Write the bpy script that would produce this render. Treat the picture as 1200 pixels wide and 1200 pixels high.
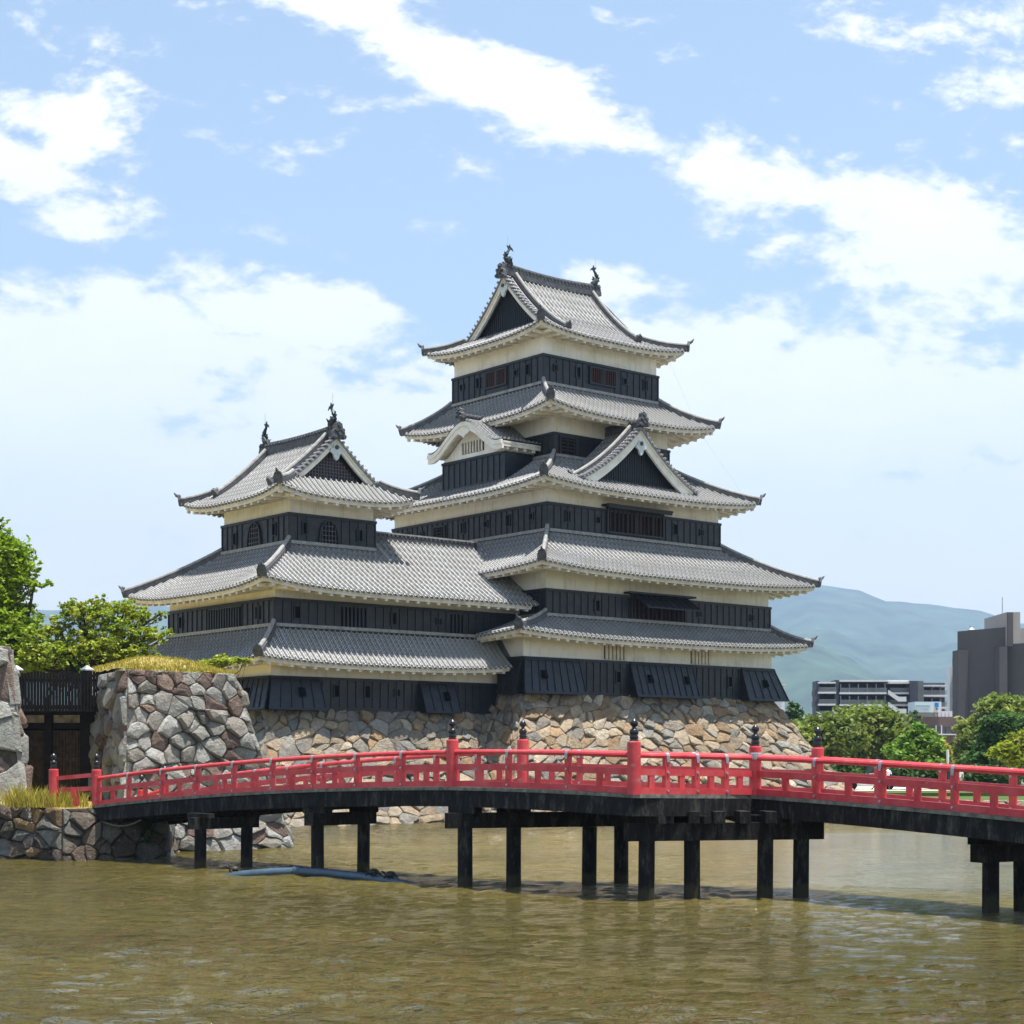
import bpy, bmesh, math, random
from math import sin, cos, pi, radians, sqrt, atan2
from mathutils import Vector, Matrix, noise
random.seed(7)
for o in list(bpy.data.objects): bpy.data.objects.remove(o)
scene = bpy.context.scene
col = scene.collection

# ---------------------------------------------------------------- camera, sky, sun, exposure
CH = 3.3
cd = bpy.data.cameras.new('camera'); cam = bpy.data.objects.new('camera', cd); col.objects.link(cam)
cam.location = (0, 0, CH); cam.rotation_euler = (radians(90), 0, 0)
cd.sensor_width = 36; cd.lens = 36*1996/1200; cd.shift_y = (892-600)/1200
cd.clip_start = .5; cd.clip_end = 30000
scene.camera = cam
scene.render.engine = 'CYCLES'
scene.view_settings.view_transform = 'Standard'; scene.view_settings.look = 'None'
scene.view_settings.exposure = 1.15; scene.view_settings.gamma = 1

SEL = math.atan(1/.200); SAZ = atan2(.178, -.085)          # the sun stands behind the camera, slightly to its right
world = bpy.data.worlds.new('World'); scene.world = world; world.use_nodes = True
wt = world.node_tree; wt.nodes.clear()
def N(t, kind, **kw):
    n = t.nodes.new(kind)
    for k_, v_ in kw.items():
        if k_ == 'inp':
            for a_, b_ in v_.items(): n.inputs[a_].default_value = b_
        else: setattr(n, k_, v_)
    return n
out = N(wt, 'ShaderNodeOutputWorld'); bg = N(wt, 'ShaderNodeBackground', inp={'Strength': .11})
sky = N(wt, 'ShaderNodeTexSky'); sky.sky_type = 'NISHITA'; sky.sun_disc = False
sky.sun_elevation = SEL; sky.sun_rotation = SAZ; sky.altitude = 600; sky.air_density = 1.0; sky.dust_density = .6; sky.ozone_density = 1.6
L_ = wt.links.new
tc = N(wt, 'ShaderNodeTexCoord')
sep = N(wt, 'ShaderNodeSeparateXYZ'); L_(tc.outputs['Generated'], sep.inputs[0])
def M(t, op, a, b=None, c=None, clamp=False):
    n = t.nodes.new('ShaderNodeMath'); n.operation = op; n.use_clamp = clamp
    for i, x in enumerate((a, b, c)):
        if x is None: continue
        if isinstance(x, (int, float)): n.inputs[i].default_value = x
        else: t.links.new(x, n.inputs[i])
    return n.outputs[0]
# cloud layer coordinates: where a ray meets a sheet of cloud high above
ysafe = M(wt, 'MAXIMUM', sep.outputs['Y'], .05)
gx = M(wt, 'DIVIDE', sep.outputs['X'], ysafe); gz = M(wt, 'DIVIDE', sep.outputs['Z'], ysafe)
comb = N(wt, 'ShaderNodeCombineXYZ'); L_(gx, comb.inputs[0]); L_(gz, comb.inputs[1])
n1 = N(wt, 'ShaderNodeTexNoise', inp={'Scale': 8.0, 'Detail': 10.0, 'Roughness': .6, 'Distortion': .35}); n1.noise_dimensions = '3D'
mp = N(wt, 'ShaderNodeMapping', inp={'Scale': (.75, 1.35, 1), 'Rotation': (0, 0, .45), 'Location': (3.1, 1.7, 0)})
L_(comb.outputs[0], mp.inputs[0]); L_(mp.outputs[0], n1.inputs[0])
n2 = N(wt, 'ShaderNodeTexNoise', inp={'Scale': 26.0, 'Detail': 8.0, 'Roughness': .6, 'Distortion': .3})
L_(mp.outputs[0], n2.inputs[0])
def blob(px, py, rx, ry, ang, amp):
    """soft bank of cloud in the sky; px,py give its bearing (as seen from the bank of the moat)"""
    cx = (px-600)/1996; cz = (892-py)/1996; rx /= 1996; ry /= 1996
    dx = M(wt, 'SUBTRACT', gx, cx); dz = M(wt, 'SUBTRACT', gz, cz)
    ca, sa = cos(ang), sin(ang)
    a = M(wt, 'DIVIDE', M(wt, 'ADD', M(wt, 'MULTIPLY', dx, ca), M(wt, 'MULTIPLY', dz, sa)), rx)
    b = M(wt, 'DIVIDE', M(wt, 'SUBTRACT', M(wt, 'MULTIPLY', dz, ca), M(wt, 'MULTIPLY', dx, sa)), ry)
    r = M(wt, 'ADD', M(wt, 'MULTIPLY', a, a), M(wt, 'MULTIPLY', b, b))
    return M(wt, 'MULTIPLY', M(wt, 'EXPONENT', M(wt, 'MULTIPLY', r, -1.0)), amp)
banks = [(425, 20, 115, 50, -.5, .62), (585, 100, 110, 42, -.35, .75), (740, 165, 120, 35, -.3, .6), (870, 200, 170, 55, -.15, .7),
         (1080, 265, 180, 62, -.15, .7), (85, 125, 45, 60, -.9, .36), (62, 262, 55, 20, 0, .38), (10, 185, 50, 30, -.5, .4), (895, 118, 60, 12, 0, .4),
         (60, 470, 250, 110, 0, 1.1), (380, 370, 170, 35, 0, .6), (950, 480, 420, 120, 0, 1.0), (330, 560, 800, 120, 0, 1.05),
         (1000, 660, 900, 170, 0, .95), (110, 690, 500, 150, 0, 1.0), (1010, 300, 180, 45, -.1, .6), (700, 330, 150, 40, -.1, .5), (560, 200, 60, 18, -.3, .35), (1195, 180, 25, 20, 0, .4), (520, 265, 120, 25, 0, .25), (410, 300, 40, 14, 0, .3)]
tot = None
for b_ in banks:
    v_ = blob(*b_); tot = v_ if tot is None else M(wt, 'MAXIMUM', tot, v_)
dens = M(wt, 'ADD', M(wt, 'MULTIPLY', tot, 1.15), M(wt, 'MULTIPLY', M(wt, 'SUBTRACT', n1.outputs[0], .5), 2.6))
dens = M(wt, 'ADD', dens, M(wt, 'MULTIPLY', M(wt, 'SUBTRACT', n2.outputs[0], .5), 1.5))
n4 = N(wt, 'ShaderNodeTexNoise', inp={'Scale': 85.0, 'Detail': 5.0, 'Roughness': .6}); L_(mp.outputs[0], n4.inputs[0])
dens = M(wt, 'ADD', dens, M(wt, 'MULTIPLY', M(wt, 'SUBTRACT', n4.outputs[0], .5), .7))
mr = N(wt, 'ShaderNodeMapRange', inp={1: .17, 2: .66, 3: 0.0, 4: .97}); mr.interpolation_type = 'SMOOTHSTEP'; L_(dens, mr.inputs[0])
up = N(wt, 'ShaderNodeMapRange', inp={1: -.01, 2: .03, 3: 0.0, 4: 1.0}); L_(sep.outputs['Z'], up.inputs[0])
fac = M(wt, 'ADD', M(wt, 'MULTIPLY', mr.outputs[0], up.outputs[0]), .07)
fac = M(wt, 'MINIMUM', fac, .95)
# behind and overhead (out of the photograph): plain noise clouds
front = M(wt, 'GREATER_THAN', sep.outputs['Y'], .05)
fac = M(wt, 'MULTIPLY', fac, front)
n3 = N(wt, 'ShaderNodeTexNoise', inp={'Scale': 2.5, 'Detail': 7.0}); L_(tc.outputs['Generated'], n3.inputs[0])
mr3 = N(wt, 'ShaderNodeMapRange', inp={1: .45, 2: .65, 3: 0.0, 4: .3}); L_(n3.outputs[0], mr3.inputs[0])
fac = M(wt, 'ADD', fac, M(wt, 'MULTIPLY', M(wt, 'MULTIPLY', mr3.outputs[0], M(wt, 'SUBTRACT', 1.0, front)), up.outputs[0]))
shade = N(wt, 'ShaderNodeMapRange', inp={1: .2, 2: 1.5, 3: 5.6, 4: 6.2}); L_(dens, shade.inputs[0])
cc = N(wt, 'ShaderNodeCombineColor'); L_(M(wt, 'MULTIPLY', shade.outputs[0], 1.05), cc.inputs[0]); L_(M(wt, 'MULTIPLY', shade.outputs[0], 1.0), cc.inputs[1]); L_(M(wt, 'MULTIPLY', shade.outputs[0], .99), cc.inputs[2])
skm = N(wt, 'ShaderNodeMix', data_type='RGBA', blend_type='MULTIPLY', inp={0: 1.0}); SKYM = skm
skm.inputs[7].default_value = (.94, .90, .82, 1); L_(sky.outputs[0], skm.inputs[6])
mix = N(wt, 'ShaderNodeMix', data_type='RGBA'); L_(fac, mix.inputs[0]); L_(skm.outputs[2], mix.inputs[6]); L_(cc.outputs[0], mix.inputs[7])
L_(mix.outputs[2], bg.inputs[0]); L_(bg.outputs[0], out.inputs[0])

sd = bpy.data.lights.new('sun', 'SUN'); sun = bpy.data.objects.new('sun', sd); col.objects.link(sun)
sd.energy = 5.0; sd.angle = radians(.5); sd.color = (1, .955, .88)
ldir = Vector((-cos(SEL)*sin(SAZ), -cos(SEL)*cos(SAZ), -sin(SEL)))
sun.rotation_euler = ldir.to_track_quat('-Z', 'Y').to_euler(); sun.location = (0, -20, 60)

# ---------------------------------------------------------------- mesh helpers
def tag(o, label=None, cat=None, group=None, kind=None):
    if label: o['label'] = label
    if cat: o['category'] = cat
    if group: o['group'] = group
    if kind: o['kind'] = kind
    return o
def empty(name, loc, label, cat, group=None):
    o = bpy.data.objects.new(name, None); col.objects.link(o); o.location = loc; o.empty_display_size = .3
    return tag(o, label, cat, group)
ORG = {}
class MB:
    def __init__(s, T=None): s.v = []; s.f = []; s.uv = []; s.c = []; s.T = T; s.col = None; s.fu = False
    def V(s, p, uv=(0, 0)):
        p = s.T(*p) if s.T else Vector(p)
        s.v.append(p); s.uv.append(uv); s.c.append(s.col or (1, 1, 1, 1)); return len(s.v)-1
    def F(s, *i): s.f.append(tuple(i))
    def poly(s, pts): s.F(*[s.V(p) for p in pts])
    def prism(s, a, b):
        """two matching loops joined and capped"""
        n = len(a); ia = [s.V(p) for p in a]; ib = [s.V(p) for p in b]
        s.F(*ia[::-1]); s.F(*ib)
        for i in range(n): s.F(ia[i], ia[(i+1) % n], ib[(i+1) % n], ib[i])
    def box(s, x0, x1, y0, y1, z0, z1):
        s.prism([(x0, y0, z0), (x1, y0, z0), (x1, y1, z0), (x0, y1, z0)], [(x0, y0, z1), (x1, y0, z1), (x1, y1, z1), (x0, y1, z1)])
    def bar(s, p, q, w, h, up=Vector((0, 0, 1))):
        p = Vector(p); q = Vector(q); d = (q-p).normalized(); r = d.cross(up)
        if r.length < 1e-4: r = Vector((1, 0, 0))
        r.normalize(); n = r.cross(d)
        def lp(c): return [c-r*w/2-n*h/2, c+r*w/2-n*h/2, c+r*w/2+n*h/2, c-r*w/2+n*h/2]
        s.prism(lp(p), lp(q))
    def tube(s, pts, rad, n=8, cap=True, sx=1):
        pts = [Vector(p) for p in pts]; R = rad if hasattr(rad, '__len__') else [rad]*len(pts); rings = []
        for i, p in enumerate(pts):
            d = (pts[min(i+1, len(pts)-1)]-pts[max(i-1, 0)]).normalized()
            a = d.cross(Vector((0, 0, 1)))
            if a.length < .05: a = d.cross(Vector((0, 1, 0)))
            a.normalize(); b = a.cross(d)
            rings.append([s.V(p+(a*cos(2*pi*j/n)*sx+b*sin(2*pi*j/n))*R[i]) for j in range(n)])
        for i in range(len(rings)-1):
            for j in range(n): s.F(rings[i][j], rings[i][(j+1) % n], rings[i+1][(j+1) % n], rings[i+1][j])
        if cap: s.F(*rings[0][::-1]); s.F(*rings[-1])
    def lathe(s, c, prof, n=16):
        rings = [[s.V((c[0]+r*cos(2*pi*j/n), c[1]+r*sin(2*pi*j/n), c[2]+z)) for j in range(n)] for r, z in prof]
        for i in range(len(rings)-1):
            for j in range(n): s.F(rings[i][j], rings[i][(j+1) % n], rings[i+1][(j+1) % n], rings[i+1][j])
        s.F(*rings[0][::-1]); s.F(*rings[-1])
    def sweep(s, pts, prof, up=(0, 0, 1)):
        """profile (side, up) swept along pts"""
        pts = [Vector(p) for p in pts]; rings = []; up = Vector(up)
        for i, p in enumerate(pts):
            d = (pts[min(i+1, len(pts)-1)]-pts[max(i-1, 0)]).normalized(); r = d.cross(up).normalized(); n = r.cross(d)
            rings.append([s.V(p+r*a+n*b) for a, b in prof])
        m = len(prof)
        for i in range(len(rings)-1):
            for j in range(m): s.F(rings[i][j], rings[i][(j+1) % m], rings[i+1][(j+1) % m], rings[i+1][j])
        s.F(*rings[0][::-1]); s.F(*rings[-1])
    def build(s, name, mat, parent=None, smooth=False, loc=None):
        while parent is not None and parent.parent is not None and parent.parent.parent is not None: parent = parent.parent
        me = bpy.data.meshes.new(name)
        base = Vector(ORG.get(parent.name, (0, 0, 0))) if parent else (Vector(loc) if loc else (s.centre() if s.v else Vector((0, 0, 0))))
        me.from_pydata([tuple(v-base) for v in s.v], [], s.f)
        uvl = me.uv_layers.new(name='UVMap'); att = me.color_attributes.new('Col', 'FLOAT_COLOR', 'CORNER')
        vi = [0]*len(me.loops); me.loops.foreach_get('vertex_index', vi)
        uvl.data.foreach_set('uv', [x for i in vi for x in s.uv[i]])
        att.data.foreach_set('color', [x for i in vi for x in s.c[i]])
        me.materials.append(mat)
        if smooth: me.polygons.foreach_set('use_smooth', [True]*len(me.polygons))
        me.update(); me.validate()
        o = bpy.data.objects.new(name, me); col.objects.link(o)
        if parent: o.parent = parent; ORG[o.name] = base
        else: o.location = base; ORG[o.name] = base
        return o
    def centre(s):
        n = len(s.v); zs = min(v.z for v in s.v)
        return Vector((sum(v.x for v in s.v)/n, sum(v.y for v in s.v)/n, zs))
def root(name, loc, label, cat, group=None):
    o = empty(name, loc, label, cat, group); ORG[o.name] = Vector(loc); return o

# ---------------------------------------------------------------- materials
def mat(name, base=(.5, .5, .5), rough=.7, spec=.3, metal=0):
    m = bpy.data.materials.new(name); m.use_nodes = True; t = m.node_tree; b = t.nodes['Principled BSDF']
    b.inputs['Base Color'].default_value = (*base, 1); b.inputs['Roughness'].default_value = rough
    b.inputs['Specular IOR Level'].default_value = spec; b.inputs['Metallic'].default_value = metal
    return m, t, b
def noise_tex(t, scale, detail=6, rough=.6, vec=None, dist=0):
    n = N(t, 'ShaderNodeTexNoise', inp={'Scale': scale, 'Detail': detail, 'Roughness': rough, 'Distortion': dist})
    if vec is None:
        g = t.nodes.new('ShaderNodeNewGeometry'); vec = g.outputs['Position']
    t.links.new(vec, n.inputs[0]); return n.outputs[0]
def scaled(t, s):
    g = t.nodes.new('ShaderNodeNewGeometry'); m = N(t, 'ShaderNodeMapping', inp={'Scale': s}); t.links.new(g.outputs['Position'], m.inputs[0]); return m.outputs[0]
def ramp(t, fac, stops):
    r = t.nodes.new('ShaderNodeValToRGB'); e = r.color_ramp.elements
    while len(e) < len(stops): e.new(.5)
    for i, (p, c) in enumerate(stops): e[i].position = p; e[i].color = (*c, 1)
    t.links.new(fac, r.inputs[0]); return r.outputs[0]
def mixc(t, fac, a, b, mode='MIX'):
    n = t.nodes.new('ShaderNodeMix'); n.data_type = 'RGBA'; n.blend_type = mode
    for i, x in ((0, fac), (6, a), (7, b)):
        if isinstance(x, (int, float)): n.inputs[i].default_value = x
        elif isinstance(x, tuple): n.inputs[i].default_value = (*x, 1)
        else: t.links.new(x, n.inputs[i])
    return n.outputs[2]
def maprange(t, x, a, b, c=0., d=1.):
    n = N(t, 'ShaderNodeMapRange', inp={1: a, 2: b, 3: c, 4: d}); t.links.new(x, n.inputs[0]); return n.outputs[0]
def bump(t, b, h, strength=.4, dist=.05):
    n = N(t, 'ShaderNodeBump', inp={'Strength': strength, 'Distance': dist}); t.links.new(h, n.inputs['Height']); t.links.new(n.outputs[0], b.inputs['Normal'])

def m_plaster():
    m, t, b = mat('lime_plaster', rough=.9, spec=.1)
    c = ramp(t, noise_tex(t, .9, 8, .65), [(.25, (.62, .60, .53)), (.5, (.79, .775, .73)), (.8, (.86, .85, .81))])
    streak = noise_tex(t, 1, 6, .7, scaled(t, (3.5, 3.5, .35)))
    c = mixc(t, maprange(t, streak, .52, .75, 0, .55), c, (.42, .38, .31))
    t.links.new(c, b.inputs['Base Color']); bump(t, b, noise_tex(t, 9, 5), .15, .02); return m
def m_board():
    m, t, b = mat('black_lacquered_boards', rough=.5, spec=.45)
    c = ramp(t, noise_tex(t, 1.2, 8, .7, scaled(t, (1.5, 1.5, 3))), [(.3, (.005, .006, .009)), (.6, (.010, .013, .020)), (.8, (.026, .031, .040))])
    g = t.nodes.new('ShaderNodeNewGeometry'); s = N(t, 'ShaderNodeSeparateXYZ'); t.links.new(g.outputs['Position'], s.inputs[0])
    saw = M(t, 'FRACT', M(t, 'MULTIPLY', s.outputs[2], 3.6))
    t.links.new(mixc(t, maprange(t, saw, .86, .97, 0, .75), c, (.002, .002, .003)), b.inputs['Base Color'])
    t.links.new(maprange(t, noise_tex(t, 3, 5), .3, .7, .28, .6), b.inputs['Roughness'])
    bump(t, b, saw, .6, .02); return m
def m_tile():
    m, t, b = mat('roof_tiles', rough=.62, spec=.35)
    uv = N(t, 'ShaderNodeUVMap'); s = N(t, 'ShaderNodeSeparateXYZ'); t.links.new(uv.outputs[0], s.inputs[0])
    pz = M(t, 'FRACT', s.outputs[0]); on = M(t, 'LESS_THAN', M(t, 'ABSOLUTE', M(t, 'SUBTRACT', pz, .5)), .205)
    row = M(t, 'FRACT', M(t, 'MULTIPLY', s.outputs[1], 3.2))
    wn = N(t, 'ShaderNodeTexWhiteNoise'); wn.noise_dimensions = '2D'
    cb = N(t, 'ShaderNodeCombineXYZ'); t.links.new(M(t, 'FLOOR', s.outputs[0]), cb.inputs[0]); t.links.new(M(t, 'FLOOR', M(t, 'MULTIPLY', s.outputs[1], 3.2)), cb.inputs[1])
    t.links.new(cb.outputs[0], wn.inputs[0])
    light = ramp(t, wn.outputs[0], [(0, (.34, .34, .34)), (.3, (.50, .50, .49)), (.7, (.62, .615, .60)), (1, (.76, .75, .73))])
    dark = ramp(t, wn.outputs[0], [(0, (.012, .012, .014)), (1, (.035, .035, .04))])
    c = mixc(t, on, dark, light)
    c = mixc(t, maprange(t, noise_tex(t, .8, 8, .7), .45, .72, 0, .65), c, (.17, .165, .145))
    c = mixc(t, maprange(t, noise_tex(t, 3.1, 6, .7), .56, .7, 0, .5), c, (.10, .10, .095))
    c = mixc(t, M(t, 'MULTIPLY', M(t, 'LESS_THAN', row, .12), .3), c, (.05, .05, .05))
    t.links.new(c, b.inputs['Base Color'])
    bump(t, b, row, .3, .02); return m
def m_flat(name, base, rough=.7, spec=.3, var=.35, sc=3, bmp=.2, metal=0):
    m, t, b = mat(name, base, rough, spec, metal)
    dk = tuple(x*(1-var) for x in base); lt = tuple(min(1, x*(1+var)) for x in base)
    t.links.new(ramp(t, noise_tex(t, sc, 8, .65), [(.3, dk), (.7, lt)]), b.inputs['Base Color'])
    if bmp: bump(t, b, noise_tex(t, sc*4, 5), bmp, .02)
    return m
def m_stone(name, moss=0.):
    m, t, b = mat(name, rough=.88, spec=.2)
    a = N(t, 'ShaderNodeVertexColor', layer_name='Col')
    c = mixc(t, maprange(t, noise_tex(t, 3.5, 10, .7), .35, .7, .25, .95), mixc(t, 1., a.outputs[0], (.45, .43, .42), 'MULTIPLY'), a.outputs[0])
    c = mixc(t, maprange(t, noise_tex(t, 1.7, 8, .75), .48, .66, 0, .45), c, (.24, .165, .12))
    c = mixc(t, maprange(t, noise_tex(t, 6, 9, .75), .56, .68, 0, .55), c, (.50, .49, .44))
    c = mixc(t, maprange(t, noise_tex(t, 1.3, 8, .75), .55, .75, 0, .5), c, (.10, .08, .055))
    t.links.new(c, b.inputs['Base Color'])
    bump(t, b, M(t, 'ADD', noise_tex(t, 2.5, 10, .7), M(t, 'MULTIPLY', noise_tex(t, 12, 6, .7), .35)), 1.0, .28); return m
def m_red():
    m, t, b = mat('vermilion_paint', rough=.42, spec=.45)
    c = ramp(t, noise_tex(t, 1.6, 8, .7), [(.3, (.46, .03, .038)), (.5, (.60, .055, .062)), (.7, (.62, .115, .11))])
    w = noise_tex(t, 2.3, 10, .78, scaled(t, (1, 1, 1.6)))
    c = mixc(t, maprange(t, w, .61, .65, 0, .85), c, (.30, .25, .22))
    t.links.new(c, b.inputs['Base Color']); t.links.new(maprange(t, noise_tex(t, 5, 6), .3, .7, .35, .6), b.inputs['Roughness'])
    bump(t, b, noise_tex(t, 14, 6, .7, scaled(t, (1, 1, .5))), .25, .02); return m
def m_timber():
    m, t, b = mat('dark_weathered_timber', rough=.85, spec=.2)
    c = ramp(t, noise_tex(t, 2.2, 10, .75, scaled(t, (2, 2, .6))), [(.35, (.006, .0055, .006)), (.52, (.016, .015, .015)), (.63, (.06, .056, .05)), (.78, (.17, .16, .14))])
    g = t.nodes.new('ShaderNodeNewGeometry'); s = N(t, 'ShaderNodeSeparateXYZ'); t.links.new(g.outputs['Position'], s.inputs[0])
    wet = maprange(t, M(t, 'ADD', s.outputs[2], M(t, 'MULTIPLY', noise_tex(t, 2.5, 4), .5)), .5, .62, 1, 0)
    c = mixc(t, M(t, 'MULTIPLY', wet, .8), c, (.045, .042, .025))
    t.links.new(c, b.inputs['Base Color']); bump(t, b, noise_tex(t, 12, 8, .7, scaled(t, (1, 1, .3))), .8, .05); return m
def m_water():
    m, t, b = mat('murky_moat_water', (.062, .056, .012), .05, .5)
    b.inputs['IOR'].default_value = 1.33
    c = ramp(t, noise_tex(t, .09, 4, .6, scaled(t, (1, 1.6, 1))), [(.35, (.088, .071, .014)), (.65, (.130, .105, .024))])
    t.links.new(c, b.inputs['Base Color'])
    big = noise_tex(t, 1, 3, .5, scaled(t, (.35, .8, 1)))
    med = noise_tex(t, 1, 5, .6, scaled(t, (1.5, 3.2, 1)), .6)
    fine = noise_tex(t, 1, 4, .6, scaled(t, (6, 11, 1)), .3)
    gust = maprange(t, noise_tex(t, .045, 3, .5), .35, .65, .75, 1.3)
    pg = t.nodes.new('ShaderNodeNewGeometry'); vd = N(t, 'ShaderNodeVectorMath', operation='DISTANCE'); t.links.new(pg.outputs['Position'], vd.inputs[0]); vd.inputs[1].default_value = (17, 60, 0)
    gust = M(t, 'MULTIPLY', gust, maprange(t, vd.outputs[1], 17, 31, .04, 1.0))
    h = M(t, 'ADD', M(t, 'MULTIPLY', big, 1.0), M(t, 'ADD', M(t, 'MULTIPLY', med, 1.1), M(t, 'MULTIPLY', fine, .32)))
    bump(t, b, M(t, 'MULTIPLY', h, gust), 1.0, .8); return m
def m_leaf(name, a, b_, sc=.8):
    m, t, b = mat(name, rough=.6, spec=.25)
    att = N(t, 'ShaderNodeVertexColor', layer_name='Col')
    c = ramp(t, noise_tex(t, sc, 5, .6), [(.3, a), (.7, b_)]); c = mixc(t, 1., c, att.outputs[0], 'MULTIPLY')
    t.links.new(c, b.inputs['Base Color'])
    tr = N(t, 'ShaderNodeBsdfTranslucent'); t.links.new(mixc(t, 1., c, (1.1, 1.25, .5), 'MULTIPLY'), tr.inputs[0])
    mx = N(t, 'ShaderNodeMixShader', inp={0: .32}); t.links.new(b.outputs[0], mx.inputs[1]); t.links.new(tr.outputs[0], mx.inputs[2])
    t.links.new(mx.outputs[0], t.nodes['Material Output'].inputs[0]); return m
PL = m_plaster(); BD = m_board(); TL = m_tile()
BT = m_flat('black_batten', (.012, .014, .02), .5, .4, .4)
RD = m_flat('ridge_tiles', (.075, .077, .085), .6, .35, .5, 4)
RL = m_flat('pale_ridge_tiles', (.27, .265, .25), .65, .3, .35, 4)
EV = m_flat('eave_plaster', (.66, .62, .54), .9, .1, .25, 2)
WH = m_flat('white_gable_plaster', (.78, .75, .68), .85, .15, .12, 2)
HOLE = m_flat('dark_opening', (.004, .004, .005), .9, .05, .3)
WOODR = m_flat('reddish_shutter_wood', (.035, .013, .010), .7, .2, .5, 6)
LAT = m_flat('dark_lattice_wood', (.03, .022, .02), .7, .2, .4, 6)
BRZ = m_flat('dark_bronze', (.035, .045, .045), .5, .5, .5, 6, metal=.5)
GEG = m_flat('verdigris_pendant', (.55, .62, .62), .7, .3, .2, 5)
RED = m_red(); TIM = m_timber(); WAT = m_water(); STN = m_stone('castle_stone')
STEEL = m_flat('galvanised_steel', (.42, .43, .45), .4, .5, .3, 12, metal=.6)
CAPB = m_flat('black_finial', (.012, .012, .014), .28, .5, .3, 6)
GREYW = m_flat('grey_worn_edge_board', (.17, .17, .145), .9, .1, .6, 5)
GAP = m_flat('dark_earth_joint', (.09, .078, .06), .95, .05, .5, 3)
GRASSD = m_flat('dry_grass', (.30, .24, .09), .9, .1, .45, 4)
EARTH = m_flat('park_ground', (.19, .17, .115), .95, .1, .35, .4)

# ---------------------------------------------------------------- ground, water, mountains
WL, WR, WN, WF = -150, 190, 13, 112
g = MB()
BIG = 14000
def flat(x0, x1, y0, y1, z): g.poly([(x0, y0, z), (x1, y0, z), (x1, y1, z), (x0, y1, z)])
flat(-BIG, BIG, -3000, WN, 1.2); flat(-BIG, WL, WN, WF, 1.2); flat(WR, BIG, WN, WF, 1.2); flat(-BIG, BIG, WF, BIG, 1.2)
g.poly([(WL, WN, 1.2), (WL, WN, -2), (WR, WN, -2), (WR, WN, 1.2)])
g.poly([(WL, WN, -2), (WL, WF, -2), (WR, WF, -2), (WR, WN, -2)])
go = g.build('ground', EARTH, loc=(0, 0, 0)); tag(go, kind='structure')
import numpy as np
def water_mesh():
    """choppy moat surface: many small wave trains, flat apron out to the banks"""
    rs = np.random.RandomState(4)
    ys = [17.0]
    while ys[-1] < 98: ys.append(ys[-1]+.06+.0022*(ys[-1]-17)*1.6)
    ys = np.array([WN]+ys+[WF]); xs = np.concatenate([[WL], np.arange(-36, 50, .13), [WR]])
    X, Y = np.meshgrid(xs, ys); Z = np.zeros_like(X)
    env = .6+.55*np.sin(X*.11+Y*.07+1)*np.sin(Y*.09-X*.05)+.25*np.sin(X*.37-Y*.21)*np.sin(Y*.31+X*.17+2)
    calm = np.clip((np.hypot(X-19, Y-62)-15)/16, .22, 1)
    for _ in range(90):
        lam = np.exp(rs.uniform(np.log(.3), np.log(1.7))); th = rs.normal(.9, .95); k = 2*np.pi/lam
        amp = .0125*lam**.95/ (1+.25*lam); ph = rs.uniform(0, 2*np.pi)
        w_ = np.sin(k*(X*np.cos(th)*.9+Y*np.sin(th)*1.0+.25*np.sin(X*.6+ph)+.2*np.sin(Y*.5+ph))+ph)
        fade = np.clip(1-(.06+.0035*(Y-17))*1.1/lam, 0, 1)
        Z += amp*w_*fade*.5
    edge = np.clip(np.minimum(X+36, 50-X)/4, 0, 1)*np.clip((Y-17)/2, 0, 1)*np.clip((98-Y)/4, 0, 1)
    Z *= env.clip(.25, 1.4)*edge*calm
    nv, nu = X.shape; me = bpy.data.meshes.new('water'); co = np.stack([X, Y, Z], -1).reshape(-1, 3)
    i = np.arange((nv-1)*(nu-1)); r, c = i//(nu-1), i % (nu-1); a = r*nu+c
    f = np.stack([a, a+1, a+nu+1, a+nu], -1)
    me.vertices.add(len(co)); me.vertices.foreach_set('co', co.ravel()); me.loops.add(f.size); me.loops.foreach_set('vertex_index', f.ravel().astype(np.int32))
    me.polygons.add(len(f)); me.polygons.foreach_set('loop_start', np.arange(0, f.size, 4, dtype=np.int32)); me.polygons.foreach_set('loop_total', np.full(len(f), 4, dtype=np.int32))
    me.update(); me.validate(); me.polygons.foreach_set('use_smooth', [True]*len(me.polygons)); me.materials.append(WAT)
    o = bpy.data.objects.new('water', me); col.objects.link(o); tag(o, kind='structure')
water_mesh()

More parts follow.
